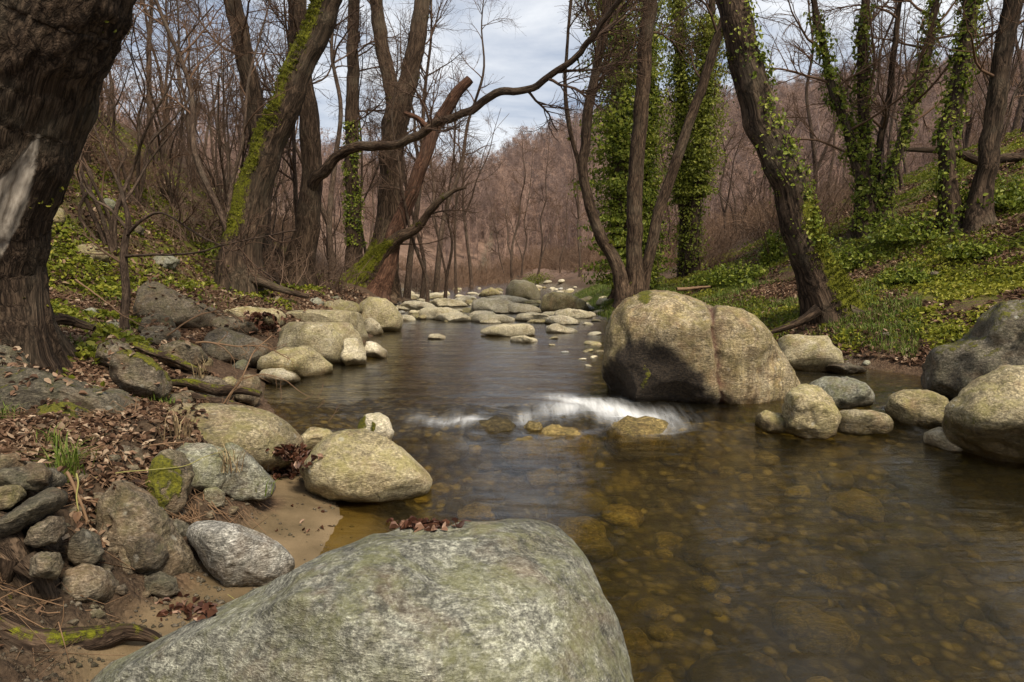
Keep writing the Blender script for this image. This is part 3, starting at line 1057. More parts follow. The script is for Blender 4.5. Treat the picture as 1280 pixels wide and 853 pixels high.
boulder('brown lump of stone below the bedrock hump',
        [(170, 418), (178, 398), (196, 392), (215, 397), (222, 412), (205, 424)], 'rock_brown', thick=.3, seed=34, sub=4)
boulder('grey stone showing through the leaves beside the sapling',
        [(196, 455), (202, 432), (230, 425), (252, 433), (262, 450), (235, 464)], 'rock_brown', thick=.35, seed=35, sub=4, moss=.45)
boulder('round brown stone among the washed out roots',
        [(292, 500), (296, 476), (310, 467), (324, 472), (329, 492), (320, 508)], 'rock_brown', thick=.22, seed=36, sub=4)
boulder('tilted blue grey slab sticking out of the eroded bank',
        [(-25, 668), (0, 650), (40, 620), (72, 602), (84, 612), (82, 628), (50, 652), (15, 670), (-10, 676)], 'rock_dark', thick=.22, seed=37, sub=4, e=3, facets=6, Y=2.52)
boulder('greenish flat stone above the tilted slab',
        [(-30, 640), (-20, 615), (5, 605), (28, 606), (34, 618), (15, 634), (-10, 642)], 'rock_olive', thick=.2, seed=38, sub=4, e=3, Y=2.62)
boulder('dull grey stone wedged under the tilted slab',
        [(28, 680), (38, 660), (60, 644), (80, 645), (84, 662), (70, 678), (45, 686)], 'rock_brown', thick=.2, seed=39, sub=4, e=2.8, Y=2.5, facets=8)
boulder('brown block of stone among the roots of the eroded bank',
        [(36, 722), (38, 700), (52, 690), (75, 690), (80, 706), (72, 724)], 'rock_brown', thick=.16, seed=40, sub=4, e=3, Y=2.36)
boulder('dark lump under the leaf covered lip of the bank',
        [(-20, 600), (-5, 570), (20, 566), (36, 580), (34, 598), (10, 606)], 'rock_brown', thick=.2, seed=41, sub=4, Y=2.72, facets=8)
boulder('cracked brown lump under the grass tuft',
        [(24, 600), (32, 580), (52, 578), (66, 590), (62, 606), (40, 610)], 'rock_brown', thick=.18, seed=42, sub=4, Y=2.72, facets=8)
boulder('stone cushioned in bright yellow moss on the bank lip',
        [(185, 640), (182, 600), (190, 572), (210, 560), (232, 568), (242, 590), (236, 622), (222, 650)], 'rock_brown', thick=.2, seed=43, sub=4, moss=.75, mossdir=(0, -1, .5), Y=3.45, rough=.1)
boulder('rough earthy outcrop sloping down to the sand',
        [(118, 680), (122, 630), (145, 600), (185, 615), (215, 650), (240, 690), (262, 725), (255, 750), (190, 745), (140, 715)], 'rock_brown', thick=.26, seed=44, sub=5, moss=.25, mossdir=(0, -1, .4), Y=3.0, rough=.10, facets=9)
boulder('small brown cobble next to the moss cushion',
        [(236, 640), (238, 628), (250, 622), (264, 628), (266, 642), (250, 648)], 'rock_brown', thick=.08, seed=45, sub=4, Y=3.55)
boulder('pale cobble next to the moss cushion',
        [(252, 628), (256, 612), (270, 608), (282, 616), (280, 632), (264, 638)], 'rock_grey', thick=.08, seed=46, sub=4, Y=3.6)
boulder('low moss covered stone edging the leaf litter',
        [(35, 530), (50, 508), (85, 502), (112, 512), (132, 534), (134, 552), (80, 550)], 'rock_brown', thick=.3, seed=47, sub=4, moss=.95, mossdir=(.2, -.2, 1), Y=3.9)
boulder('mossy angular block between the bedrock hump and the leaning brown stone', [(118, 452), (122, 432), (140, 424), (165, 428), (172, 446), (160, 458), (130, 460)], 'rock_brown', thick=.22, seed=71, sub=4, e=3, facets=8, moss=.5, mossdir=(0, -.2, 1), Y=6.4)
boulder('grey slab tipped against the round brown stone', [(226, 500), (232, 474), (250, 466), (280, 474), (296, 492), (280, 506), (245, 508)], 'rock_brown', thick=.25, seed=72, sub=4, e=3, facets=8)
boulder('pale flat slab half under leaves above the flat ledge', [(395, 392), (400, 380), (425, 374), (448, 378), (452, 392), (430, 396)], 'rock_olive', thick=.5, seed=73, sub=4, e=3.2, facets=6)
boulder('low tan slab at the foot of the pinkish stone', [(318, 474), (330, 463), (352, 460), (372, 466), (378, 476), (350, 482)], 'rock_pale', thick=.3, seed=74, sub=4, e=3, facets=5)
boulder('angular grey block sunk in leaves beside the sapling foot', [(172, 428), (178, 412), (200, 406), (224, 412), (230, 428), (205, 438)], 'rock_brown', thick=.3, seed=75, sub=4, e=3, facets=8)
boulder('long low stone edging the leaves under the flat shelf', [(262, 412), (268, 398), (292, 396), (318, 402), (325, 414), (295, 420)], 'rock_brown', thick=.35, seed=76, sub=4, e=3, facets=7)
boulder('squat dark block wedged below the long dark slab', [(128, 590), (132, 566), (152, 556), (178, 560), (188, 580), (172, 598), (145, 602)], 'rock_brown', thick=.18, seed=77, sub=4, e=3, facets=9, Y=3.55, moss=.4, mossdir=(0, -.2, 1))
boulder('split grey block at the mouth of the bank hollow', [(84, 700), (86, 676), (102, 660), (124, 668), (130, 690), (118, 706), (98, 710)], 'rock_dark', thick=.15, seed=78, sub=4, e=3, facets=9, Y=2.62)
boulder('rounded brown block with moss near the hanging roots', [(140, 640), (144, 615), (162, 604), (182, 612), (188, 636), (170, 650), (150, 652)], 'rock_brown', thick=.16, seed=79, sub=4, e=2.6, facets=8, Y=3.15, moss=.5, mossdir=(0, -.4, .8))
boulder('grey cobble lying at the top edge of the sand', [(204, 672), (206, 656), (220, 648), (236, 654), (238, 670), (222, 680)], 'rock_dark', thick=.1, seed=80, sub=4, Y=3.25)
boulder('rough brown slab lying across the foot of the split block', [(72, 742), (80, 716), (104, 704), (138, 712), (150, 730), (140, 750), (100, 756)], 'rock_brown', thick=.16, seed=82, sub=4, e=3, facets=9, Y=2.55)
boulder('dark slab stacked on top of the tilted slab', [(-20, 606), (0, 588), (40, 580), (76, 586), (88, 600), (60, 612), (10, 616)], 'rock_dark', thick=.2, seed=83, sub=4, e=3.2, facets=7, Y=2.75, moss=.3)
boulder('angular brown block under the moss cushion', [(150, 700), (156, 672), (180, 660), (206, 672), (214, 696), (196, 712), (168, 714)], 'rock_brown', thick=.15, seed=84, sub=4, e=3, facets=9, Y=2.85)
boulder('greyish chipped stone at the edge of the muddy sand', [(178, 742), (182, 722), (200, 714), (220, 722), (224, 740), (204, 750)], 'rock_dark', thick=.1, seed=85, sub=4, e=3, facets=8, Y=2.78)
boulder('grey slab leaning on the pale pitted stone', [(196, 612), (200, 590), (214, 580), (232, 590), (236, 612), (220, 622)], 'rock_dark', thick=.14, seed=86, sub=4, e=3, facets=8, Y=3.75)
boulder('wide brown slab bridging the leaves below the brown leaning stone', [(208, 508), (214, 494), (236, 488), (262, 494), (268, 508), (240, 516)], 'rock_brown', thick=.25, seed=87, sub=4, e=3.2, facets=8, moss=.35)
# broad flat stones that almost close the channel
for nm, cx, cy, w, h in (('cream flat slab with a straight edge at the far side of the riffle', 560, 380, 52, 7), ('broad pale slab lying left of the wide olive boulder', 650, 388, 56, 9), ('thin wide pale slab just under the dome of rock', 632, 376, 60, 7),
                         ('low pale slab between the heap shaped rock and the sheet of pale rock', 566, 398, 50, 7), ('flat pale slab against the grassy spit', 716, 394, 54, 8), ('wide low slab in the shade of the mossy alder', 522, 384, 48, 8), ('pale slab with a rounded end before the smaller olive boulder', 702, 402, 44, 8)):
    boulder(nm, [(cx - w * .5, cy + 3), (cx - w * .38, cy - h * .6), (cx - w * .1, cy - h), (cx + w * .25, cy - h * .85), (cx + w * .46, cy - h * .3), (cx + w * .5, cy + 3), (cx, cy + 6)], 'rock_pale', thick=.5, seed=int(cx), sub=4, e=3, facets=5, wetlift=0, cat='stone')
# mid stream and upstream
boulder('big smooth dome of rock standing upstream on the gravel',
        [(631, 378), (633, 360), (640, 352), (655, 350), (668, 354), (676, 366), (676, 380)], 'rock_tan', thick=1.0, seed=50, sub=4, e=2.4, facets=2, rough=.02, cat='boulder')
boulder('wide olive green boulder by the grassy spit upstream',
        [(674, 392), (679, 370), (690, 365), (712, 366), (724, 372), (728, 392)], 'rock_olive', thick=.9, seed=51, sub=4, e=3, facets=3, rough=.02)
boulder('smaller olive boulder propped against the wide green one',
        [(712, 390), (716, 378), (724, 373), (732, 377), (737, 388), (725, 393)], 'rock_olive', thick=.5, seed=52, sub=4)
boulder('low hump shaped boulder before the dome of rock',
        [(596, 372), (604, 363), (614, 359), (624, 363), (626, 373)], 'rock_olive', thick=.8, seed=53, sub=4)
boulder('long grey boulder across the middle of the riffle',
        [(588, 390), (591, 376), (604, 373), (635, 374), (646, 381), (648, 390), (615, 394)], 'rock_pale', thick=.6, seed=54, sub=4, e=2.6, wetlift=0)
boulder('log like smooth stone lying at a slant in the stream',
        [(596, 418), (601, 412), (630, 405), (660, 403), (668, 406), (667, 418), (640, 423)], 'rock_pale', thick=.4, seed=55, sub=4, e=2.6, rough=.02, facets=2, wetlift=0)
boulder('flat white stone just below the slanting log stone',
        [(637, 430), (640, 422), (655, 419), (671, 424), (672, 430)], 'rock_pale', thick=.3, seed=56, sub=4, wetlift=0)
boulder('single small cream stone alone in the dark water',
        [(533, 425), (537, 418), (548, 417), (558, 420), (556, 426)], 'rock_pale', thick=.2, seed=57, sub=4, wetlift=0)
boulder('rough heap shaped cream rock at the head of the pool',
        [(520, 398), (528, 387), (545, 385), (560, 384), (580, 391), (592, 397), (560, 402)], 'rock_pale', thick=.6, seed=58, sub=4, facets=6, wetlift=0, rough=.1)
boulder('flat sheet of pale rock in the middle of the riffle',
        [(582, 404), (588, 394), (605, 392), (630, 393), (645, 399), (640, 405)], 'rock_pale', thick=.6, seed=59, sub=4, wetlift=0)
boulder('broad low cream stone with a dark waterline',
        [(640, 402), (648, 394), (665, 390), (685, 393), (696, 399), (680, 404)], 'rock_pale', thick=.5, seed=60, sub=4, wetlift=0)
boulder('cream stone with a knob at one end near the gravel',
        [(680, 418), (684, 408), (696, 405), (712, 410), (726, 413), (722, 418)], 'rock_pale', thick=.35, seed=61, sub=4, wetlift=0)

# small repeated stones: a few shapes shared by many individuals
VAR = {}
for kind, mats in (('cobble', ['rock_pale', 'rock_pale', 'rock_olive', 'rock_pale', 'rock_white', 'rock_olive']), ('bed_cobble', ['rock_bed'] * 6), ('bank_stone', ['rock_brown', 'rock_olive', 'rock_grey'] * 2)):
    for i, mk in enumerate(mats):
        S, F = ICO[4] if kind != 'bed_cobble' else ICO[3]
        V = S * np.array([1, .72, .52 if kind != 'bed_cobble' else .38])
        V = shape_rock(V, F, 1.3, 200 + i + len(kind) * 10, .07 if kind == 'cobble' else .13, 5 if kind == 'cobble' else 11)
        z = np.zeros(len(V))
        wet = (1 - sstep(-.12, .08, V[:, 2])) if kind == 'cobble' else (z + (0.25 if kind == 'bed_cobble' else 0))
        VAR[kind, i] = make_mesh(kind, V, tris=F, mat=M[mk], attrs={'wet': wet, 'moss': z, 'stain': z, 'rust': z})


def put_stone(kind, i, x, y, z, s, rz, label, group, cat='stone', sq=1.0):
    o = link(kind if kind != 'bed_cobble' else 'submerged_cobble', VAR[kind, i % 6], loc=(x, y, z))
    o.scale = (s, s, s * sq)
    o.rotation_euler = (RNG.uniform(-.2, .2), RNG.uniform(-.2, .2), rz)
    tag(o, label, cat, group)
    return o


LB = 'small pale stone breaking the surface of the shallow upstream riffle'
GB = 'stones in the shallow riffle'
# stones one can see singly (pixel centre, waterline row, width)
for px, py, w in [(540, 372, 26), (606, 370, 24), (625, 384, 30), (580, 376, 28), (668, 380, 26), (546, 391, 28), (600, 396, 34), (690, 396, 30), (672, 404, 24), (618, 402, 26), (505, 388, 22), (526, 392, 20), (588, 390, 24), (658, 374, 20), (742, 419, 18), (742, 431, 22), (752, 390, 26), (684, 388, 22), (735, 440, 14), (655, 427, 12), (692, 424, 12), (706, 441, 10), (728, 450, 10), (566, 402, 22), (520, 397, 24),
                  (505, 400, 14), (612, 404, 26), (560, 378, 18), (545, 374, 22), (575, 372, 16), (530, 378, 18), (512, 385, 20), (498, 392, 14), (520, 372, 14), (505, 378, 12), (590, 368, 14), (640, 386, 14),
                  (665, 385, 20), (700, 392, 16), (660, 398, 18), (715, 404, 20), (735, 406, 14), (728, 396, 16), (570, 390, 16), (550, 396, 18), (625, 410, 12), (600, 400, 16), (480, 404, 12), (490, 380, 16),
                  (610, 386, 14), (655, 384, 16), (690, 380, 14), (620, 377, 10), (585, 381, 14), (540, 386, 14), (690, 432, 9), (700, 412, 10), (745, 402, 12), (742, 447, 9), (750, 440, 10), (735, 458, 9)]:
    g = ground_at(px, py)
    s = w / FPX * g[1] * .55
    put_stone('cobble', int(RNG.integers(6)), g[0], g[1] + s * .3, float(water_z(np.array([g[0]]), np.array([g[1]]))[0]) + s * .05, s, RNG.uniform(-.7, .7), LB, GB, sq=.62)
# gravel bar stones along the far shores
for k in range(70):
    y = RNG.uniform(17, 44)
    side = RNG.random() < .5
    x = (xL(y) + RNG.normal(.1, .35)) if side else (xR(y) + RNG.normal(-.1, .4))
    if RNG.random() < .3:
        x = RNG.uniform(xL(y), xR(y))
    s = RNG.uniform(.10, .32)
    z = max(H(x, y), float(water_z(np.array([x]), np.array([y]))[0]))
    put_stone('cobble', int(RNG.integers(6)), x, y, z + s * .12, s, RNG.uniform(0, 6), 'small pale stone on the gravelly shore upstream', 'stones along the upstream shores')
# stones seen through the water of the pool
for k in range(290):
    for _ in range(30):
        py = RNG.uniform(545, 870)
        px = RNG.uniform(430, 1285)
        g = ground_at(px, py, water=False)
        if xL(g[1]) + .25 < g[0] < xR(g[1]) and g[1] < 6.3:
            break
    else:
        continue
    s = RNG.choice([.04, .06, .09, .13, .19, .28], p=[.22, .26, .22, .18, .09, .03])
    put_stone('bed_cobble', int(RNG.integers(6)), g[0], g[1], min(g[2] + s * .12, -.05 - s * .4), s, RNG.uniform(0, 6), 'brown cobble seen through the clear water of the pool', 'cobbles on the bed of the pool')
# rounded stones the water slides over at the rapids
for px, py, w, tall in [(622, 533, 85, .4), (705, 540, 90, -.6), (800, 535, 110, .5), (560, 547, 60, -1.0), (665, 536, 26, .95), (660, 550, 70, -1.0)]:
    g = ground_at(px, py)
    s = w / FPX * g[1] * .52
    o = put_stone('bed_cobble', int(RNG.integers(6)), g[0], g[1] + .05, g[2] - s * .42 + .035 * tall, s, RNG.uniform(-.3, .3), 'rounded stone with the rapids sliding over it', 'stones in the lip of the rapids', sq=1.5)
# stones half buried in the banks
for px, py, w in [(145, 410, 30), (110, 395, 26), (235, 405, 24), (395, 380, 22), (420, 376, 16), (345, 378, 20), (300, 460, 26), (285, 480, 22), (350, 480, 20), (255, 455, 24), (240, 490, 20), (270, 500, 18), (165, 505, 22),
                  (225, 645, 18), (245, 655, 14), (262, 645, 16), (290, 640, 18), (140, 690, 16), (95, 640, 22), (100, 670, 16), (112, 655, 14), (90, 715, 18), (330, 395, 18), (430, 385, 18), (1000, 330, 18), (1085, 455, 12),
                  (30, 590, 34), (60, 640, 30), (100, 600, 22), (120, 625, 24), (105, 690, 26), (130, 715, 22), (60, 700, 26), (85, 740, 20), (110, 745, 24), (170, 700, 16), (150, 740, 22), (180, 745, 14), (160, 590, 24), (140, 575, 18), (205, 600, 16), (70, 590, 24), (95, 570, 18), (20, 690, 26), (215, 735, 14), (232, 700, 14), (120, 770, 18), (90, 780, 14), (250, 672, 12), (60, 272, 40), (110, 320, 40), (270, 245, 30), (200, 330, 34), (240, 280, 26), (165, 290, 24), (300, 300, 22), (130, 260, 30), (1170, 345, 16), (1110, 420, 14), (1135, 440, 14), (985, 465, 14)]:
    g = ground_at(px, py)
    s = w / FPX * g[1] * .55
    put_stone('bank_stone', int(RNG.integers(6)) if g[1] > 4.6 else int(RNG.integers(2)) * 3, g[0], g[1] + s * .3, g[2] + s * .08, s, RNG.uniform(0, 6), 'small dull stone half buried in the leafy bank', 'stones half buried in the banks')
# ------------------------------------------------------------------ branches and leaves
def grow(pp, pr, N, t0, t1, length, ang, n=6, jit=.12, up=.05, rr=.55, rmin=.004, rtip=.35, rng=RNG, follow=0.0, cap=None):
    """N children on the parent paths pp (B,m,3) with radii pr (B,m)"""
    B, m, _ = pp.shape
    L = np.linalg.norm(np.diff(pp, axis=1), axis=2).sum(1)
    pi = rng.choice(B, size=N, p=L / L.sum())
    t = t0 + (t1 - t0) * rng.random(N) ** .85
    f = t * (m - 1)
    i = np.clip(f.astype(int), 0, m - 2)
    w = (f - i)[:, None]
    pos = pp[pi, i] * (1 - w) + pp[pi, i + 1] * w
    tan = pp[pi, i + 1] - pp[pi, i]
    tan /= np.linalg.norm(tan, axis=1)[:, None] + 1e-9
    rad = pr[pi, i] * (1 - w[:, 0]) + pr[pi, i + 1] * w[:, 0]
    rv = rng.normal(size=(N, 3))
    per = np.cross(tan, rv)
    per /= np.linalg.norm(per, axis=1)[:, None] + 1e-9
    a = rng.uniform(ang[0], ang[1], N)[:, None]
    d = tan * np.cos(a) + per * np.sin(a)
    if callable(length):
        ln = length(t, L[pi], rng)
    else:
        ln = rng.uniform(length[0], length[1], N) * (1.15 - .75 * t)
    out = np.zeros((N, n, 3))
    out[:, 0] = pos
    step = (ln / (n - 1))[:, None]
    bend = rng.normal(size=(N, 3)) * jit * .5
    for k in range(1, n):
        d = d + rng.normal(size=(N, 3)) * jit + bend
        d[:, 2] += up
        d /= np.linalg.norm(d, axis=1)[:, None]
        out[:, k] = out[:, k - 1] + d * step
    r0 = np.maximum(np.minimum(rad * rr, ln * .022 + .004), rmin)
    if cap:
        r0 = np.minimum(r0, cap)
    R = r0[:, None] * np.linspace(1, rtip, n)[None]
    return out, np.maximum(R, rmin * .55)


def leaf_quads(c, nrm, size, rng=RNG, fold=.25, aspect=.75):
    """one leaf at each c: two four-corner halves folded along the midrib, the tip curled"""
    N = len(c)
    nrm = nrm / (np.linalg.norm(nrm, axis=1)[:, None] + 1e-9)
    t = np.cross(nrm, rng.normal(size=(N, 3)))
    t /= np.linalg.norm(t, axis=1)[:, None] + 1e-9
    b = np.cross(nrm, t)
    s = np.asarray(size)[:, None]
    f = (fold * rng.uniform(.1, 1.5, N))[:, None] * s
    curl = (rng.normal(0, .22, N))[:, None] * s
    asp = (aspect * rng.uniform(.7, 1.2, N))[:, None]
    l1, l2 = b * s * .42 * asp, b * s * .36 * asp
    base, tip = c - t * s * .5, c + t * s * .5 + nrm * curl
    V = np.stack([base, c - t * s * .22 - l1 + nrm * f, c + t * s * .18 - l2 + nrm * (f + curl * .3), tip, c + t * s * .18 + l2 + nrm * (f * .8 + curl * .3), c - t * s * .22 + l1 + nrm * f * .8], 1).reshape(-1, 3)
    k = np.arange(N)[:, None] * 6
    q = np.stack([k + np.array([[0, 3, 2, 1]]), k + np.array([[0, 5, 4, 3]])], 1).reshape(-1, 4)
    return V, q


def blade_quads(c, h, wd, lean, rng=RNG):
    """bent grass blades of two pieces each"""
    N = len(c)
    a = rng.uniform(0, 2 * math.pi, N)
    d = np.stack([np.cos(a), np.sin(a), np.zeros(N)], 1)
    s = np.stack([-np.sin(a), np.cos(a), np.zeros(N)], 1)
    upv = np.array([0, 0, 1.0])
    h = h[:, None]
    lean = lean[:, None]
    p0, p1, p2 = c, c + upv * h * .6 + d * h * lean * .35, c + upv * h * (1 - .35 * lean) + d * h * lean
    w = wd[:, None]
    V = np.stack([p0 - s * w, p0 + s * w, p1 - s * w * .8, p1 + s * w * .8, p2 - s * w * .1, p2 + s * w * .1], 1).reshape(-1, 3)
    b = np.arange(N)[:, None] * 6
    q = np.concatenate([b + np.array([[0, 1, 3, 2]]), b + np.array([[2, 3, 5, 4]])])
    return V, q, np.concatenate([np.arange(N), np.arange(N)])


def stem_path(ctrl, Y, n, ext=0.0, extdir=None, sink=.35, seed=0, wob=.015):
    """ctrl [(px,py,width px)], Y one depth or one per point -> points, radii"""
    Ys = np.broadcast_to(np.asarray(Y, float), (len(ctrl),))
    p = np.array([np.append(P(c[0], c[1], yy), c[2] * .5 * yy / FPX) for c, yy in zip(ctrl, Ys)])
    if sink:
        d0 = p[0, :3] - p[1, :3]
        d0 = d0 / np.linalg.norm(d0)
        d0 = d0 * .3 + np.array([0, 0, -1]) * .7
        p = np.vstack([np.append(p[0, :3] + d0 * sink, p[0, 3] * 1.25), p])
    if ext:
        d = p[-1, :3] - p[-2, :3]
        d /= np.linalg.norm(d)
        q, r = p[-1, :3].copy(), p[-1, 3]
        extra = []
        for k in range(1, 6):
            tgt = np.array(extdir if extdir is not None else (0, 0, 1.0))
            d = d * .8 + tgt * .2
            d /= np.linalg.norm(d)
            q = q + d * ext / 5
            extra.append(np.append(q, max(r * (1 - k / 5.2), .015)))
        p = np.vstack([p, extra])
    c = resample(p, n)
    rng = np.random.default_rng(seed)
    o = rng.uniform(0, 50, 3)
    wv = np.stack([fbm(c[:, :3] * 1.1 + o + 7 * k, 3) for k in range(3)], 1)
    c[:, :3] += wv * np.minimum(c[:, 3:4] * .35, .05) + wv * wob
    return c[:, :3], np.maximum(c[:, 3], .008)


TRUNK_SPACE = [None]


def trunk_mesh(paths, mat, k=18, knob=.12, mossdir=None, mossamt=0.0, mossz=(0, 3), wood=None, flare=.5, flare_h=.7, base=None, seed=0, furrow=.05):
    vs, qs, mo, wo, bs = [], [], [], [], []
    o = 0
    for pts, rad in paths:
        rad = rad * .93
        V, q = tubes(pts[None], rad[None], k)
        n = len(pts)
        cen = np.repeat(pts, k, 0)
        R = np.repeat(rad, k)
        N = (V - cen) / (R[:, None] + 1e-9)
        N0 = N.copy()
        if base is not None:
            hz = np.clip(V[:, 2] - base[2], 0, None)
            near = np.hypot(cen[:, 0] - base[0], cen[:, 1] - base[1]) < R * 3 + 1.0
            ang = np.arctan2(N[:, 1], N[:, 0])
            fl = np.exp(-hz / flare_h) * near
            V = V + N * (R * fl * flare * (1 + .55 * np.sin(ang * 4 + seed) + .3 * np.sin(ang * 7 + seed * 2)))[:, None]
        sp = N0 * float(np.median(rad)) + cen * .16
        dd = knob * fbm(cen * .3 + N * 1.1 + V * 1.2 + seed, 3) + furrow * (ridged(sp * 11 + seed, 3) - .9)
        bs.append(sp)
        V = V + N * (R * dd)[:, None]
        m = np.zeros(len(V))
        if mossdir is not None:
            md = np.asarray(mossdir, float)
            md /= np.linalg.norm(md)
            zz = V[:, 2] - (base[2] if base is not None else 0)
            m = mossamt * sstep(.15, .85, N @ md) * (1 - sstep(mossz[1] * .6, mossz[1], zz)) * sstep(mossz[0] - .3, mossz[0] + .3, zz)
        vs.append(V)
        qs.append(q + o)
        mo.append(m)
        wo.append(wood(V, N) if wood else np.zeros(len(V)))
        o += len(V)
    V, q = np.concatenate(vs), np.concatenate(qs)
    TRUNK_SPACE[0] = np.concatenate(bs)
    return V, q, np.concatenate(mo), np.concatenate(wo)


def twigs(paths, counts, spec, rng):
    """levels of branches from the stems; returns list of (pts, rad, sides)"""
    n = 24
    pp = np.stack([resample(np.hstack([p, r[:, None]]), n) for p, r in paths])
    par, rad = pp[..., :3], pp[..., 3]
    out = []
    for N, s in zip(counts, spec):
        c, r = grow(par, rad, N, s['t'][0], s['t'][1], s['len'], s['ang'], s.get('n', 6), s.get('jit', .12), s.get('up', .05), s.get('rr', .5), s.get('rmin', .004), s.get('rtip', .35), rng, cap=s.get('cap'))
        out.append((c, r, s.get('k', 4)))
        par, rad = c, r
    return out


def ivy_on(pts, rad, t0, t1, N, spread, rng, size=(.05, .10), side=None, gap=-.05):
    if spread > .3:
        gap = -.45
    """leaf positions on a stem"""
    n = len(pts)
    t = rng.uniform(t0, t1, N) * (n - 1)
    i = np.clip(t.astype(int), 0, n - 2)
    w = (t - i)[:, None]
    c = pts[i] * (1 - w) + pts[i + 1] * w
    R = rad[i]
    tan = pts[i + 1] - pts[i]
    d = np.cross(tan, rng.normal(size=(N, 3)))
    if side is not None:
        d = d / (np.linalg.norm(d, axis=1)[:, None] + 1e-9) + np.asarray(side)[None]
        d = d - tan * ((d * tan).sum(1) / (tan * tan).sum(1))[:, None]
    d /= np.linalg.norm(d, axis=1)[:, None] + 1e-9
    # clumps: leave gaps
    cl = fbm(c * 1.8 + d * .8, 3)
    keep = cl + rng.uniform(-.4, .4, N) > gap
    off = R + spread * rng.random(N) ** 1.5 * (1 + .9 * np.clip(cl, -.5, 1.2))
    p = c + d * off[:, None]
    nn = d + rng.normal(size=(N, 3)) * .45 + np.array([0, 0, .25])
    return p[keep], nn[keep], (size[0] * .7 + (size[1] * 1.25 - size[0] * .7) * rng.random(N) ** 1.8)[keep]


def tree(label, stems, base, crown=None, mat='bark', twig='twig', ivy=None, ivy_mat='ivy', cat='tree', name='tree', k=18, group=None, roots=None, extra_parts=None, seed=1, **kw):
    rng = np.random.default_rng(seed)
    b = np.array(base, float)
    root = empty(name, b)
    tag(root, label, cat, group)
    V, q, mo, wo = trunk_mesh(stems, M[mat], k, base=b, seed=seed, **kw)
    link('trunk', make_mesh('trunk', V - b, q, mat=M[mat], attrs={'moss': mo, 'wood': wo}, vec_attrs={'bark_space': TRUNK_SPACE[0]}), root)
    if mo.max() > .3:
        # raised moss tufts where the moss is thick
        Nn = normals_of(V, q)
        w_ = np.clip(mo + .9 * fbm(V * 2.2 + seed, 4) - .45, 0, 1)
        if w_.sum() > 0:
            n_ = 7000
            vi = rng.choice(len(V), size=n_, p=w_ / w_.sum())
            pos = V[vi] + rng.normal(0, .018, (n_, 3)) + Nn[vi] * .006
            nn = np.cross(Nn[vi], rng.normal(size=(n_, 3))) + Nn[vi] * .5
            MV, mq = leaf_quads(pos, nn, rng.uniform(.015, .045, n_), rng, .3, .6)
            link('moss', make_mesh('moss', MV - b, mq, mat=M['moss'], face_attrs={'tint': np.repeat(np.clip(rng.normal(.5, .22, n_), 0, 1), 2)}, smooth=False), root)
    if crown:
        ps = [stems[i] for i in crown.get('on', range(len(stems)))]
        lv = twigs(ps, crown['counts'], crown['spec'], rng)
        V, q = merge([tubes(c, r, kk) for c, r, kk in lv])
        link('crown', make_mesh('crown', V - b, q, mat=M[twig]), root)
    if ivy:
        P_, N_, S_ = [], [], []
        for (si, t0, t1, n, spread, size, side) in ivy:
            a = ivy_on(stems[si][0], stems[si][1], t0, t1, n, spread, rng, size, side)
            P_.append(a[0]); N_.append(a[1]); S_.append(a[2])
        p = np.concatenate(P_)
        V, q = leaf_quads(p, np.concatenate(N_), np.concatenate(S_), rng)
        tint = np.repeat(np.clip(rng.normal(.45, .22, len(p)) + .25 * fbm(p * 1.5, 3), 0, 1), 2)
        link('ivy', make_mesh('ivy', V - b, q, mat=M[ivy_mat], face_attrs={'tint': tint}, smooth=False), root)
    for r in roots or []:
        pts, rad = r
        V, q, mo, wo = trunk_mesh([(pts, rad)], M[mat], 10, seed=seed, knob=.25, mossdir=(0, 0, 1), mossamt=.45, mossz=(-9, 30))
        link('root', make_mesh('root', V - b, q, mat=M[mat], attrs={'moss': mo, 'wood': wo}, vec_attrs={'bark_space': TRUNK_SPACE[0]}), root)
    return root


def CR(L, n1, n2, n3, t=(.35, 1), up=.04, ang=(.6, 1.25), on=None, rmin=.0036, up2=.02, n4=0):
    d = {'counts': [n1, n2, n3] + ([n4] if n4 else []), 'spec': [
        {'t': t, 'len': (L * .5, L), 'ang': ang, 'n': 9, 'jit': .13, 'up': up, 'rr': .5, 'k': 5, 'rmin': .010, 'cap': .032},
        {'t': (.2, 1), 'len': (L * .22, L * .5), 'ang': (.45, 1.1), 'n': 7, 'jit': .13, 'up': up2, 'rr': .6, 'k': 4, 'rmin': .006, 'cap': .014},
        {'t': (.15, 1), 'len': (L * .09, L * .26), 'ang': (.4, 1.1), 'n': 5, 'jit': .14, 'up': up2, 'rr': .7, 'k': 3, 'rmin': rmin},
        {'t': (.15, 1), 'len': (L * .05, L * .13), 'ang': (.4, 1.1), 'n': 4, 'jit': .14, 'up': up2, 'rr': .7, 'k': 3, 'rmin': rmin * .8}]}
    if on is not None:
        d['on'] = on
    return d


def T(ctrl, Y, n=60, ext=5.0, extdir=None, seed=0, sink=.35, wob=.015):
    return stem_path(ctrl, Y, n, ext, extdir, sink, seed, wob)


def basept(px, py, Y=None):
    if Y is None:
        return ground_at(px, py)
    p = P(px, py, Y)
    return np.array([p[0], p[1], H(p[0], p[1])])


# huge split trunk at the left edge
def wound(V, N):
    px, py = to_px(V)
    r_ = np.interp(py, [165, 172, 200, 250, 280, 300, 325], [51, 50, 46, 37, 25, 14, 2])
    l_ = np.interp(py, [165, 185, 215, 240], [50, 30, 8, -30])
    return sstep(0, 3, r_ - px) * sstep(0, 5, px - l_) * (N[:, 1] < .3) * (1 - sstep(312, 324, py))


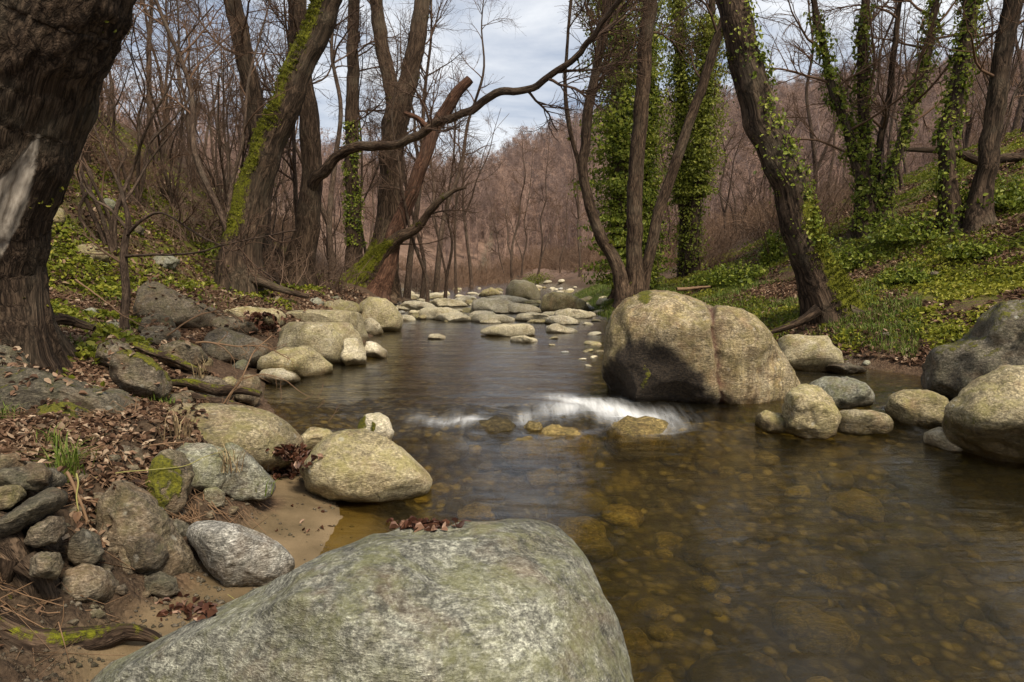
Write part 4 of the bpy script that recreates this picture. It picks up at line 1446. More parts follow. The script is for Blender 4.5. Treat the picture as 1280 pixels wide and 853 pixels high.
s1 = T([(-2, 445, 132), (-8, 380, 124), (-13, 310, 124), (-6, 235, 139), (22, 110, 163), (64, 0, 170), (88, -70, 165)], [5.75, 5.69, 5.62, 5.52, 5.38, 5.25, 5.18], 280, 6, (.15, .2, 1), 1, wob=.005)
s1b = T([(30, 440, 64), (32, 372, 40), (38, 300, 34), (52, 220, 44), (72, 150, 58), (90, 90, 66), (104, 40, 76)], [5.6, 5.65, 5.7, 5.7, 5.6, 5.5, 5.4], 120, 0, None, 2, wob=.005)
tree('huge dark split trunk with a pale torn wound and moss high up', [s1, s1b], basept(12, 432, 5.6), CR(4.5, 11, 68, 499, (.62, 1), on=[0]), mat='bark_big', k=170, wood=wound, mossdir=(-1, -.5, .6), mossamt=.95,
     mossz=(2.3, 9), seed=3, knob=.06, flare=.25, furrow=.06)
# leaning mossy alder
g = basept(300, 362)
Y = g[1]
s = T([(300, 366, 58), (303, 320, 50), (310, 270, 47), (326, 215, 42), (350, 150, 39), (376, 85, 36), (402, 20, 35), (420, -30, 33)], Y, 120, 6, (.2, 0, 1), 4)
r1 = T([(318, 350, 14), (350, 362, 10), (385, 372, 5)], Y - .4, 20, 0, sink=0)
tree('thick leaning alder with a stripe of green moss along its upper side', [s], g, CR(4.5, 13, 125, 1071, (.45, 1)), k=36, mossdir=(-1, -.9, .5), mossamt=.76, mossz=(.9, 8.5), seed=4, roots=[r1], flare=.3)
s2 = T([(326, 362, 28), (322, 300, 24), (326, 220, 22), (320, 140, 22), (304, 60, 22), (290, -10, 21)], Y + 1.4, 90, 5, (-.1, 0, 1), 5)
tree('straight trunk standing close behind the mossy leaning alder', [s2], basept(322, 360, Y + 1.4), CR(4, 12, 112, 856, (.4, 1)), mat='bark', seed=5)
# tree with the long arching bough
g = basept(372, 362)
Y = g[1] + .6
s3 = T([(368, 360, 36), (378, 310, 30), (388, 250, 28), (390, 190, 26), (383, 120, 25), (374, 50, 23), (372, -10, 22)], Y, 90, 5, None, 6)
s3b = T([(388, 242, 16), (402, 215, 15), (428, 191, 12.5), (470, 185, 11.5), (508, 176, 11), (545, 157, 10.5), (580, 139, 10), (618, 119, 10), (662, 109, 9), (694, 87, 8.5), (732, 53, 7.5), (760, 17, 7), (785, -15, 6)], np.linspace(Y, Y - 3.5, 13), 110, 2.5, (.6, 0, 1), 7, sink=0, wob=.05)
tree('brown tree with a long thin bough arching out over the stream', [s3, s3b], g * 1.0 + np.array([0, .6, 0]), CR(2.6, 21, 206, 1856, (.2, 1)), mat='bark_mid', seed=6)
g = basept(440, 352)
s4 = T([(443, 350, 20), (441, 250, 17), (440, 150, 17), (441, 60, 15), (443, -10, 14)], g[1], 80, 5, None, 8)
tree('upright trunk with ivy wrapped round its lower half', [s4], g, CR(3.2, 18, 150, 1213, (.35, 1)), mat='bark_mid', seed=7,
     ivy=[(0, .10, .38, 4200, .10, (.05, .10), (-.3, -.4, 0))])
# multi stemmed alder at the water
g = basept(462, 360)
Y = g[1]
s5 = T([(462, 362, 46), (478, 320, 36), (487, 270, 32), (490, 200, 30), (494, 150, 34), (512, 95, 24), (523, 40, 22), (530, -10, 20)], Y + .5, 90, 5, None, 9)
s5b = T([(494, 150, 20), (486, 100, 19), (476, 50, 18), (470, -10, 16)], Y + .5, 50, 4, None, 10, sink=0)
s5c = T([(450, 362, 40), (462, 340, 28), (490, 305, 17), (520, 285, 12), (545, 255, 9), (565, 240, 6), (582, 234, 3)], [Y, Y - .2, Y - .5, Y - .7, Y - 1, Y - 1, Y - 1], 60, 0, None, 11)
tree('many stemmed alder with a bright mossy foot at the stream edge', [s5, s5b, s5c], g, CR(3.4, 22, 206, 1856, (.3, 1)), mat='bark_mid', seed=8, mossdir=(-.3, -.9, .6), mossamt=.95, mossz=(-.3, 1.9), flare=.7, k=24)
s6 = T([(468, 374, 32), (480, 345, 24), (500, 280, 20), (522, 215, 18), (540, 170, 17), (565, 125, 15), (586, 98, 12)], Y - .3, 70, 0, None, 12, sink=.8)
s6b = T([(540, 172, 9), (525, 150, 7), (505, 140, 5)], Y - .3, 20, 0, None, 13, sink=0)
tree('snapped reddish stem leaning over the stream with a broken end', [s6, s6b], basept(478, 352, Y - .3), CR(1.2, 4, 37, 170, (.3, .95)), mat='bark_red', seed=9, group=None)
# clump on the grassy spit right of the stream
g = basept(775, 362, 15.5)
Y = 15.5
s = T([(778, 366, 20), (768, 325, 17), (748, 285, 15), (735, 245, 13.5), (730, 200, 13), (735, 150, 13), (746, 90, 12), (755, 30, 11), (760, -20, 10)], Y, 90, 4, None, 14)
sb = T([(735, 250, 9), (722, 200, 6), (710, 150, 6), (706, 100, 5), (710, 50, 4), (714, -10, 4)], Y, 60, 3, None, 15, sink=0)
tree('bow shaped stem curving out to the stream side of the spit clump', [s, sb], g, CR(2.8, 24, 206, 1713, (.3, 1)), mat='bark_mid', seed=10, mossdir=(.8, -.4, .5), mossamt=.6, mossz=(0, 1.2))
s = T([(791, 368, 26), (792, 320, 21), (795, 240, 20), (800, 140, 19), (808, 60, 18), (814, -15, 17)], Y + .2, 80, 5, None, 16)
tree('straight brown stem in the middle of the spit clump', [s], basept(791, 366, Y + .2), CR(3.2, 16, 162, 1428, (.4, 1)), mat='bark_mid', seed=11)
s = T([(803, 362, 18), (812, 310, 15), (832, 245, 14), (855, 175, 13), (880, 100, 12.5), (903, 30, 11), (918, -20, 10)], Y + .4, 80, 4, None, 17)
tree('slim stem leaning away from the stream out of the spit clump', [s], basept(803, 362, Y + .4), CR(3.0, 16, 150, 1356, (.4, 1)), mat='bark_mid', seed=12)
# ivy towers
g = basept(778, 358, 19.5)
s = T([(778, 358, 22), (776, 250, 20), (775, 120, 18), (772, 20, 16), (770, -30, 15)], 19.5, 90, 4, None, 18)
sI = T([(808, 358, 14), (810, 250, 12), (812, 100, 11), (812, -10, 10)], 19.8, 60, 3, None, 19)
tree('tall trunk wholly clothed in dense green ivy like a column', [s, sI], g, CR(3.0, 13, 125, 1071, (.6, 1)), mat='bark', seed=13,
     ivy=[(0, .03, .97, 50000, .80, (.05, .105), None), (1, .03, .95, 18000, .36, (.05, .10), None)], ivy_mat='ivy')
g = basept(862, 355, 21)
s = T([(858, 352, 16), (856, 280, 15), (852, 180, 14), (850, 80, 12), (848, 0, 11)], 21.5, 70, 4, None, 20)
sI = T([(862, 352, 16), (868, 270, 14), (876, 180, 13), (882, 110, 12), (888, 30, 10)], 21, 70, 4, None, 21)
tree('pair of trunks in loose yellow green ivy behind the slim stem', [s, sI], g, CR(2.8, 18, 150, 1213, (.4, 1)), mat='bark', seed=14,
     ivy=[(0, .22, .80, 15000, .44, (.045, .09), None), (1, .24, .68, 19000, .52, (.045, .09), None), (0, .03, .30, 2600, .22, (.045, .09), None), (1, .03, .32, 3400, .26, (.045, .09), None)], ivy_mat='ivy_light')
# big leaning tree on the right bank
g = basept(1040, 396)
Y = g[1]
s = T([(1044, 398, 62), (1032, 365, 52), (1014, 315, 46), (993, 255, 44), (968, 190, 42), (944, 120, 40), (924, 50, 38), (910, -10, 36), (905, -40, 34)], Y, 130, 6, (-.15, 0, 1), 22)
rt = [T([(1022, 390, 16), (1000, 404, 12), (975, 412, 8), (950, 420, 4)], Y - .35, 24, 0, sink=0), T([(1062, 388, 14), (1085, 396, 8), (1110, 400, 4)], Y - .3, 20, 0, sink=0)]
tree('thick furrowed tree leaning to the stream with ivy along one side', [s], g, CR(4.5, 13, 137, 1213, (.55, 1)), seed=15, k=40, roots=rt, mossdir=(1, -.8, .5), mossamt=.9, mossz=(0, 2.6), flare=.25,
     ivy=[(0, .13, .52, 3000, .10, (.035, .075), (1.0, -.1, 0)), (0, .10, .62, 700, .04, (.03, .06), (.6, -.5, 0))])
# ivy clad many stemmed tree
g = basept(1085, 292)
Y = g[1]
st = [T([(1082, 294, 24), (1078, 240, 15), (1062, 180, 12), (1045, 120, 11), (1030, 70, 9), (1020, 20, 8)], Y, 60, 3, None, 23), T([(1086, 294, 24), (1084, 230, 15), (1082, 160, 13), (1078, 80, 12), (1082, 0, 10)], Y, 60, 3.5, None, 24),
      T([(1098, 294, 22), (1108, 240, 14), (1125, 180, 12), (1145, 120, 11), (1160, 60, 10), (1170, 0, 8)], Y, 60, 3, None, 25), T([(1090, 280, 12), (1096, 200, 9), (1110, 130, 8), (1120, 50, 7)], Y + .4, 60, 3, None, 26)]
tree('fan of ivy clad stems on the crest of the grassy bank', st, g, CR(3.2, 43, 350, 2570, (.25, 1)), mat='bark', seed=16,
     ivy=[(0, .05, .66, 4200, .15, (.05, .10), None), (1, .05, .60, 3800, .13, (.05, .10), None), (2, .05, .66, 4000, .14, (.05, .10), None)])
g = basept(1190, 290)
s = T([(1192, 292, 26), (1184, 240, 19), (1183, 180, 18), (1195, 110, 18), (1208, 50, 17), (1216, -10, 16)], g[1], 80, 4, None, 27)
tree('dark trunk thick with ivy beside the bare sinuous trunk', [s], g, CR(3.6, 18, 175, 1428, (.4, 1)), seed=17, ivy=[(0, .06, .75, 5600, .14, (.045, .09), None)])
g = basept(1222, 284)
s = T([(1222, 286, 30), (1228, 240, 23), (1240, 180, 22), (1247, 110, 23), (1257, 50, 22), (1268, -10, 20)], g[1], 80, 4, None, 28)
tree('bare sinuous trunk at the top of the green bank', [s], g, CR(3.6, 18, 175, 1428, (.35, 1)), seed=18)
# a low bough lying along the crest
g = basept(1280, 200, 17)
s = T([(1330, 205, 16), (1280, 196, 12), (1230, 202, 11), (1190, 190, 9), (1130, 188, 5)], 16.5, 40, 0, None, 29, sink=0)
bough = trunk_mesh([s], M['bark'], 12, seed=5)
ob = link('fallen_bough', make_mesh('fallen_bough', bough[0], bough[1], mat=M['bark'], attrs={'moss': bough[2], 'wood': bough[3]}, vec_attrs={'bark_space': TRUNK_SPACE[0]}))
tag(ob, 'dark dead bough hanging level among the trunks on the bank crest', 'branch')
# sapling
g = basept(158, 420, 8.3)
s = T([(158, 420, 11), (158, 370, 10), (157, 310, 9), (160, 270, 7), (150, 235, 4), (135, 200, 3)], 8.3, 40, 1.0, (-.2, 0, 1), 30, wob=.03)
sb = T([(160, 285, 5), (140, 262, 4), (118, 250, 3), (100, 225, 2)], 8.3, 24, .5, None, 31, sink=0, wob=.03)
sc = T([(158, 295, 5), (180, 275, 4), (205, 268, 3), (245, 290, 2.4), (300, 320, 1.8), (345, 352, 1.2)], [8.3, 8.2, 8.1, 8, 7.9, 7.8], 36, 0, None, 32, sink=0, wob=.03)
sd = T([(157, 320, 4), (195, 318, 3), (250, 312, 2.4), (310, 300, 1.8), (370, 290, 1)], [8.3, 8.1, 7.9, 7.7, 7.5], 36, 0, None, 33, sink=0, wob=.03)
tree('crooked sapling with long bare side shoots among dead leaves', [s, sb, sc, sd], g, CR(1.0, 16, 75, 185, (.3, 1), rmin=.003), mat='bark_thin', seed=19, k=8, flare=.2)
# ------------------------------------------------------------------ thinner trees of the wood, brushwood, far wood
def tree_variant(h, r0, seed, kind):
    """meshes of trunk and crown for one tree shape standing at the origin"""
    rng = np.random.default_rng(seed)
    if kind == 'slim':
        a = rng.uniform(0, 6.28)
        ln = rng.uniform(.02, .16)
        c = [[0, 0, -.3, r0 * 1.3], [0, 0, .1, r0 * 1.1]]
        for k in range(1, 8):
            t = k / 7
            c.append([math.cos(a) * ln * h * t + rng.normal() * .08 * h * .15, math.sin(a) * ln * h * t + rng.normal() * .08 * h * .15, h * t, max(r0 * (1 - .9 * t), .012)])
        p = resample(c, 40)
        stems = [(p[:, :3], p[:, 3])]
        if rng.random() < .5:
            i = int(rng.integers(6, 18))
            d = np.array([math.cos(a + 2.5), math.sin(a + 2.5), 2.2])
            d /= np.linalg.norm(d)
            q = [[*p[i, :3], p[i, 3] * .8]]
            for k in range(1, 6):
                q.append([*(p[i, :3] + d * (h * .5 * k / 5) + rng.normal(size=3) * .12 + np.array([0, 0, .02 * k * k])), max(p[i, 3] * (.8 - .14 * k), .012)])
            q = resample(q, 26)
            stems.append((q[:, :3], q[:, 3]))
        cr = CR(h * .24, 26, 170, 800, (.28, 1), up=.05, ang=(.6, 1.2), rmin=.0038)
        k = 9
    elif kind == 'hazel':
        stems = []
        for _ in range(int(rng.integers(4, 8))):
            a = rng.uniform(0, 6.28)
            ln = rng.uniform(.15, .55)
            hh = h * rng.uniform(.6, 1)
            rr = r0 * rng.uniform(.5, 1)
            c = [[0, 0, -.2, rr]]
            for k in range(1, 7):
                t = k / 6
                c.append([math.cos(a) * (.12 + ln * hh * t ** 1.6) + rng.normal() * .10, math.sin(a) * (.12 + ln * hh * t ** 1.6) + rng.normal() * .10, hh * t * (1 - .12 * ln * t), max(rr * (1 - .85 * t), .010)])
            q = resample(c, 26)
            stems.append((q[:, :3], q[:, 3]))
        cr = CR(h * .30, 30, 180, 700, (.25, 1), up=.02, rmin=.0035)
        k = 7
    V, q, mo, wo = trunk_mesh(stems, M['bark_thin'], k, seed=seed, knob=.18, base=np.zeros(3), flare=.35, flare_h=.35)
    t = make_mesh('trunk', V, q, mat=M['bark_thin'], attrs={'moss': mo, 'wood': wo}, vec_attrs={'bark_space': TRUNK_SPACE[0]})
    lv = twigs(stems, cr['counts'], cr['spec'], rng)
    V, q = merge([tubes(c, r, kk) for c, r, kk in lv])
    return t, make_mesh('crown', V, q, mat=M['twig'])


SLIM = [tree_variant(h, r, 300 + i, 'slim') for i, (h, r) in enumerate([(13, .13), (12, .10), (14, .15), (11, .09), (10, .08), (13, .12), (9, .07)])]
HAZEL = [tree_variant(h, r, 400 + i, 'hazel') for i, (h, r) in enumerate([(5.5, .06), (6.5, .075), (4.5, .05), (7, .08), (5, .055)])]


def plant_tree(name, var, x, y, s, rz, tilt, label, group, cat):
    root = empty(name, (x, y, H(x, y)))
    root.rotation_euler = (tilt[0], tilt[1], rz)
    root.scale = (s, s, s)
    tag(root, label, cat, group)
    link('trunk', var[0], root)
    link('crown', var[1], root)


def scatter(n, y0, y1, ok, umax=.86, mind=.6, tries=80):
    pts = []
    for _ in range(n):
        for _t in range(tries):
            y = math.exp(RNG.uniform(math.log(y0), math.log(y1)))
            x = RNG.uniform(-umax, umax) * (y + 1)
            if not ok(x, y):
                continue
            if all((x - a) ** 2 + (y - b) ** 2 > mind ** 2 for a, b in pts):
                pts.append((x, y))
                break
    return pts


# slim trees one can see in the photograph: base pixel, depth, lean
for i, (px, Y, sc_, tx) in enumerate([(508, 24, 1.0, .12), (528, 27, .95, .16), (545, 30, 1, .14), (556, 26, .8, .20), (570, 34, 1, .10), (418, 21, .95, .02), (466, 25, 1.0, .05), (590, 40, .9, .08), (535, 22, .72, .22),
                                     (640, 52, .8, .0), (652, 54, .9, .02), (632, 55, .75, -.06), (672, 50, .75, .08), (700, 48, .8, .05), (725, 40, .7, .0),
                                     (875, 26, .75, .14), (840, 30, .8, -.03), (905, 32, .8, .05), (960, 24, .6, .12), (1010, 27, .8, .0)]):
    x = (px - 640) / FPX * Y
    plant_tree('slim_tree', SLIM[i % 7], x, Y, sc_, RNG.uniform(0, 6.28), (0, tx), 'slim bare tree standing along the far stream edge', 'slim trees along the far stream edge', 'tree')
left = scatter(36, 13, 48, lambda x, y: 1.2 < xL(y) - x < 20, mind=1.3)
for i, (x, y) in enumerate(left):
    plant_tree('slim_tree', SLIM[int(RNG.integers(7))], x, y, RNG.uniform(.6, 1.0), RNG.uniform(0, 6.28), (RNG.normal(0, .05), RNG.normal(.06, .07)), 'slim bare tree on the slope behind the split trunk', 'slim trees on the leafy slope', 'tree')
right = scatter(20, 17, 55, lambda x, y: 3.6 < x - xR(y) < 30 and (x / y > .44 or RNG.random() < .12), mind=1.3)
for i, (x, y) in enumerate(right):
    plant_tree('slim_tree', SLIM[int(RNG.integers(7))], x, y, RNG.uniform(.55, .95), RNG.uniform(0, 6.28), (RNG.normal(0, .05), RNG.normal(-.02, .08)), 'slim bare tree in the brown wood beyond the grassy bank', 'slim trees beyond the grassy bank', 'tree')
lh = scatter(30, 10.5, 30, lambda x, y: 2.6 < xL(y) - x < 16, mind=.9)
for i, (x, y) in enumerate(lh):
    plant_tree('hazel', HAZEL[int(RNG.integers(5))], x, y, RNG.uniform(.5, 1.0), RNG.uniform(0, 6.28), (0, RNG.normal(.08, .08)), 'bushy bare hazel with many thin stems on the leafy slope', 'hazels on the leafy slope', 'tree')
rh = scatter(26, 17, 40, lambda x, y: 3.2 < x - xR(y) < 24 and y > 15 + .25 * x, mind=1.0)
for i, (x, y) in enumerate(rh):
    plant_tree('hazel', HAZEL[int(RNG.integers(5))], x, y, RNG.uniform(.5, 1.0), RNG.uniform(0, 6.28), (0, RNG.normal(0, .08)), 'bushy bare hazel with many thin stems beyond the grassy bank', 'hazels beyond the grassy bank', 'tree')


# brushwood: tangles of thin stems
def brush_variant(seed, h=1.3, n=90):
    rng = np.random.default_rng(seed)
    N = n
    base = np.stack([rng.normal(0, .45, N), rng.normal(0, .35, N), np.full(N, -.05)], 1)
    d = np.stack([rng.normal(0, .45, N), rng.normal(0, .45, N), np.ones(N)], 1)
    pts = np.zeros((N, 7, 3))
    pts[:, 0] = base
    st = (rng.uniform(.5, 1, N) * h / 6)[:, None]
    for k in range(1, 7):
        d = d + rng.normal(size=(N, 3)) * .16
        d[:, 2] -= .07
        d /= np.linalg.norm(d, axis=1)[:, None]
        pts[:, k] = pts[:, k - 1] + d * st
    rad = np.linspace(.009, .004, 7)[None].repeat(N, 0)
    c, r = grow(pts, rad, N * 7, .15, 1, (h * .12, h * .4), (.4, 1.1), 5, .18, .0, .7, .0035)
    V, q = merge([tubes(pts, rad, 4), tubes(c, r, 3)])
    return make_mesh('brushwood', V, q, mat=M['twig_red'])


BR = [brush_variant(500 + i) for i in range(4)]
spots = scatter(60, 14, 56, lambda x, y: .5 < xL(y) - x < 9 or (2.2 < x - xR(y) < 16 and y > 17 + .2 * x), mind=.8)
spots += [((px - 640) / FPX * Y, Y) for px, Y in [(570, 44), (555, 40), (590, 47), (610, 50), (540, 38), (575, 50), (625, 53), (520, 34), (645, 56), (660, 58), (680, 57), (700, 55), (715, 52), (690, 60), (735, 46), (600, 58), (580, 56), (650, 62), (665, 64), (685, 62), (705, 60), (720, 58), (740, 52), (750, 44), (760, 40), (640, 66), (620, 64), (600, 64), (575, 62), (730, 62), (755, 56), (710, 66), (690, 68), (780, 46), (800, 40), (830, 36), (850, 38)]]
for x, y in spots:
    o = link('brushwood', BR[int(RNG.integers(4))], loc=(x, y, H(x, y)))
    s = RNG.uniform(.7, 1.4) * (1.5 if y > 32 else 1)
    o.scale = (s, s, s * RNG.uniform(.7, 1.1))
    o.rotation_euler = (0, 0, RNG.uniform(0, 6.28))
    tag(o, 'tangled clump of bare reddish brushwood at the edge of the wood', 'bush', 'brushwood clumps at the edge of the wood')


# the far wood on the hill reads as one mass
def far_variant(seed, h=9.0):
    rng = np.random.default_rng(seed)
    c = [[0, 0, -.5, .055]]
    for k in range(1, 7):
        t = k / 6
        c.append([rng.normal() * .25 * t, rng.normal() * .25 * t, h * t, max(.055 * (1 - .7 * t), .018)])
    p = resample(c, 16)
    cr = CR(h * .26, 24, 120, 300, (.05, 1), up=.09, rmin=.012)
    cr['spec'][1]['rmin'] = .018
    lv = twigs([(p[:, :3], p[:, 3])], cr['counts'], cr['spec'], rng)
    V, q = merge([tubes(p[None, :, :3], p[None, :, 3], 5)] + [tubes(cc, r, 3) for cc, r, kk in lv])
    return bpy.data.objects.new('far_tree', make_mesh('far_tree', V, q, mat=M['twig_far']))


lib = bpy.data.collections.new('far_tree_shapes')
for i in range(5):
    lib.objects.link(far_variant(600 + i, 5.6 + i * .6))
pts = []
rg = np.random.default_rng(77)
N = 19000
y = 50 + 139 * rg.random(N) ** .8
x = rg.uniform(-.95, .95, N) * y
d_out = np.maximum(xL(y) - x, x - xR(y))
keep = (y > 92) | ((y > 76) & (rg.random(N) < .40)) | ((d_out > 7) & (rg.random(N) < .55)) | ((y > 64) & (rg.random(N) < .08))
x, y = x[keep], y[keep]
z = terrain(x, y)
me = bpy.data.meshes.new('woods')
me.from_pydata(np.stack([x, y, z], 1).tolist(), [], [])
woods = link('woods', me)
tag(woods, kind='stuff')
ng = bpy.data.node_groups.new('wood_scatter', 'GeometryNodeTree')
ng.interface.new_socket('Geometry', in_out='INPUT', socket_type='NodeSocketGeometry')
ng.interface.new_socket('Geometry', in_out='OUTPUT', socket_type='NodeSocketGeometry')
gi, go = ng.nodes.new('NodeGroupInput'), ng.nodes.new('NodeGroupOutput')
ci = ng.nodes.new('GeometryNodeCollectionInfo')
ci.inputs['Collection'].default_value = lib
ci.inputs['Separate Children'].default_value = True
ci.inputs['Reset Children'].default_value = True
ip = ng.nodes.new('GeometryNodeInstanceOnPoints')
ip.inputs['Pick Instance'].default_value = True
r1 = ng.nodes.new('FunctionNodeRandomValue')
r1.data_type = 'FLOAT_VECTOR'
r1.inputs[0].default_value = (-.08, -.08, 0)
r1.inputs[1].default_value = (.08, .08, 6.28)
r2 = ng.nodes.new('FunctionNodeRandomValue')
r2.data_type = 'FLOAT'
r2.inputs[2].default_value = .55
r2.inputs[3].default_value = 1.15
L_ = ng.links.new
L_(gi.outputs[0], ip.inputs['Points'])
L_(ci.outputs[0], ip.inputs['Instance'])
L_(r1.outputs[0], ip.inputs['Rotation'])
L_(r2.outputs[1], ip.inputs['Scale'])
L_(ip.outputs[0], go.inputs[0])
md = woods.modifiers.new('scatter', 'NODES')
md.node_group = ng
# ------------------------------------------------------------------ leaf litter, herbs, grass: what nobody could count
def world_samples(n, y0, y1, umin, umax, rng):
    y = np.exp(rng.uniform(math.log(y0), math.log(y1), n))
    x = rng.uniform(umin, umax, n) * y
    return x, y


from mathutils.bvhtree import BVHTree


def stone_tops():
    """tree of all the stones, to let leaves lie on them and not inside them"""
    vs, fs, o = [], [], 0
    for ob in list(COL.objects):
        if ob.type == 'MESH' and ob.name.split('.')[0] in ('boulder', 'bank_stone'):
            me = ob.data
            v = np.zeros(len(me.vertices) * 3, np.float32)
            me.vertices.foreach_get('co', v)
            v = v.reshape(-1, 3)
            if len(v) > 12000:
                pass
            Mw = np.array(ob.matrix_basis)
            v = v @ Mw[:3, :3].T + Mw[:3, 3]
            f = np.zeros(len(me.loops), np.int32)
            me.loops.foreach_get('vertex_index', f)
            vs.append(v)
            fs.append(f.reshape(-1, 3) + o)
            o += len(v)
    return BVHTree.FromPolygons(np.concatenate(vs).tolist(), np.concatenate(fs).tolist())


STONES = stone_tops()


def drop(x, y, z, skip_stone=True, allow=.25):
    """height of a stone above the ground at x,y (nan where none)"""
    h = np.full(len(x), np.nan)
    for i in range(len(x)):
        hit = STONES.ray_cast(Vector((x[i], y[i], z[i] + 2.5)), Vector((0, 0, -1)), 2.52)
        if hit[0] is not None:
            h[i] = hit[0].z
    return h


def stuff_leaves(name, x, y, size, mat, tint, rng, lift=.01, updir=.55, on_stone=.12, fold=.3, aspect=.65, up=None):
    z = terrain(x, y)
    h = drop(x, y, z)
    onst = ~np.isnan(h)
    keep = ~onst | (rng.random(len(x)) < on_stone)
    z = np.where(onst, h, z)
    x, y, z, size, tint = x[keep], y[keep], z[keep], size[keep], tint[keep]
    n = rng.normal(size=(len(x), 3)) * updir + np.array([0, 0, 1.0])
    c = np.stack([x, y, z + lift + (up[keep] if up is not None else 0) + size * .12], 1)
    V, q = leaf_quads(c, n, size, rng, fold, aspect)
    o = link(name, make_mesh(name, V, q, mat=M[mat], face_attrs={'tint': np.repeat(tint, 2)}, smooth=False))
    tag(o, kind='stuff')


rg = np.random.default_rng(31)
# dead leaves on the near bank and the slope, and on the far bank
x, y = world_samples(230000, 1.9, 20, -1.15, -.05, rg)
sl = xL(y) - x
nz_ = fbm(p3(x * .9, y * .9, 3), 3)
k = (sl > .75 + .25 * nz_ - .1 * (y > 6)) & (nz_ + rg.normal(0, .25, len(x)) > -.30) & ~((sl < 1.2) & (y < 3.9) & (nz_ + rg.normal(0, .3, len(x)) < .22))
x, y = x[k][:86000], y[k][:86000]
stuff_leaves('leaf_litter', x, y, rg.uniform(.025, .065, len(x)) * np.clip(.6 + y / 12, .8, 1.5), 'litter', np.clip(rg.normal(.48, .27, len(x)) + .35 * fbm(p3(x * 1.6, y * 1.6, 91), 3), 0, 1), rg)
x, y = world_samples(190000, 4, 22, .12, 1.3, rg)
sr = x - xR(y)
nz_ = fbm(p3(x * .8, y * .8, 13), 3)
br = fbm(p3(x * .45, y * .45, 61), 3)
k = (sr > .15) & (nz_ - 1.0 * br + rg.normal(0, .2, len(x)) > .02)
x, y = x[k], y[k]
stuff_leaves('leaf_litter', x, y, rg.uniform(.05, .10, len(x)), 'litter', np.clip(rg.normal(.45, .22, len(x)), 0, 1), rg)
# green ground cover on the far bank: patches of ground ivy at uneven heights
x, y = world_samples(290000, 4, 24, .10, 1.3, rg)
sr = x - xR(y)
nz_ = fbm(p3(x * .7, y * .7, 23), 4)
br = fbm(p3(x * .45, y * .45, 61), 3)
k = (sr > .05) & (nz_ + .9 * br + rg.normal(0, .16, len(x)) > .04) & (sr < 14)
x, y, nz_ = x[k], y[k], nz_[k]
cl = np.clip(fbm(p3(x * 2.1, y * 2.1, 5), 3), -.3, 1)
bright = np.clip(.40 + .40 * fbm(p3(x * .35, y * .35, 8), 3) + rg.normal(0, .16, len(x)) + .14 * sstep(2.5, -.5, x - xR(y) - 3), 0, 1)
stuff_leaves('ground_ivy', x, y, rg.uniform(.035, .085, len(x)), 'herb', bright, rg, up=rg.random(len(x)) * (.04 + .16 * np.clip(cl, 0, 1)), updir=.7, on_stone=.02)
# green patches on the left slope
x, y = world_samples(160000, 5, 24, -1.15, -.22, rg)
sl = xL(y) - x
nz_ = fbm(p3(x * .8, y * .8, 33), 4)
k = (sl > 1.3) & (nz_ + rg.normal(0, .12, len(x)) > .30 - .14 * sstep(2.5, 5, sl))
x, y = x[k], y[k]
stuff_leaves('ground_ivy', x, y, rg.uniform(.04, .10, len(x)), 'herb', np.clip(.5 + .25 * fbm(p3(x * .5, y * .5, 8), 2) + rg.normal(0, .18, len(x)), 0, 1), rg, up=rg.random(len(x)) * .08, updir=.7, on_stone=.03)


def grass_patch(name, x, y, h, mat, rng, wd=.004, lean=(.2, .8)):
    c = np.stack([x, y, terrain(x, y) - .01], 1)
    V, q, fi = blade_quads(c, h, np.full(len(x), wd), rng.uniform(*lean, len(x)), rng)
    tint = np.clip(rng.normal(.5, .25, len(x)), 0, 1)[fi]
    o = link(name, make_mesh(name, V, q, mat=M[mat], face_attrs={'tint': tint}, smooth=False))
    tag(o, kind='stuff')


x, y = world_samples(60000, 9, 20, .12, .6, rg)
sr = x - xR(y)
k = (sr > .3) & (sr < 6) & (fbm(p3(x * .6, y * .6, 43), 3) + .5 * sstep(3, 1, sr) + rg.normal(0, .12, len(x)) > .28)
grass_patch('grass', x[k], y[k], rg.uniform(.06, .18, k.sum()), 'grass', rg, .006)
x, y = world_samples(70000, 12, 31, .07, .25, rg)
sr = x - xR(y)
k = (sr > -.1) & (sr < 1.8)
grass_patch('grass', x[k], y[k], rg.uniform(.06, .20, k.sum()), 'grass', rg, .006)
x, y = world_samples(50000, 5.5, 20, -.86, -.15, rg)
sl = xL(y) - x
k = (sl > 1.0) & (fbm(p3(x * .9, y * .9, 53), 3) + rg.normal(0, .1, len(x)) > .38)
grass_patch('grass', x[k], y[k], rg.uniform(.05, .14, k.sum()), 'grass', rg, .005)


def grit(name, x, y, r, mat):
    S = np.array([[1, 0, 0], [-1, 0, 0], [0, 1, 0], [0, -1, 0], [0, 0, 1], [0, 0, -1]], float)
    F = np.array([[0, 2, 4], [2, 1, 4], [1, 3, 4], [3, 0, 4], [2, 0, 5], [1, 2, 5], [3, 1, 5], [0, 3, 5]])
    n = len(x)
    c = np.stack([x, y, terrain(x, y) + r * .15], 1)
    V = c[:, None] + S[None] * r[:, None, None] * rg.uniform(.5, 1.2, (n, 6, 1)) * np.array([1, 1, .7])
    f = (F[None] + np.arange(n)[:, None, None] * 6).reshape(-1, 3)
    z = np.zeros(n * 6)
    o = link(name, make_mesh(name, V.reshape(-1, 3), tris=f, mat=M[mat], attrs={'wet': z, 'moss': z, 'stain': z, 'rust': z}))
    tag(o, kind='stuff')


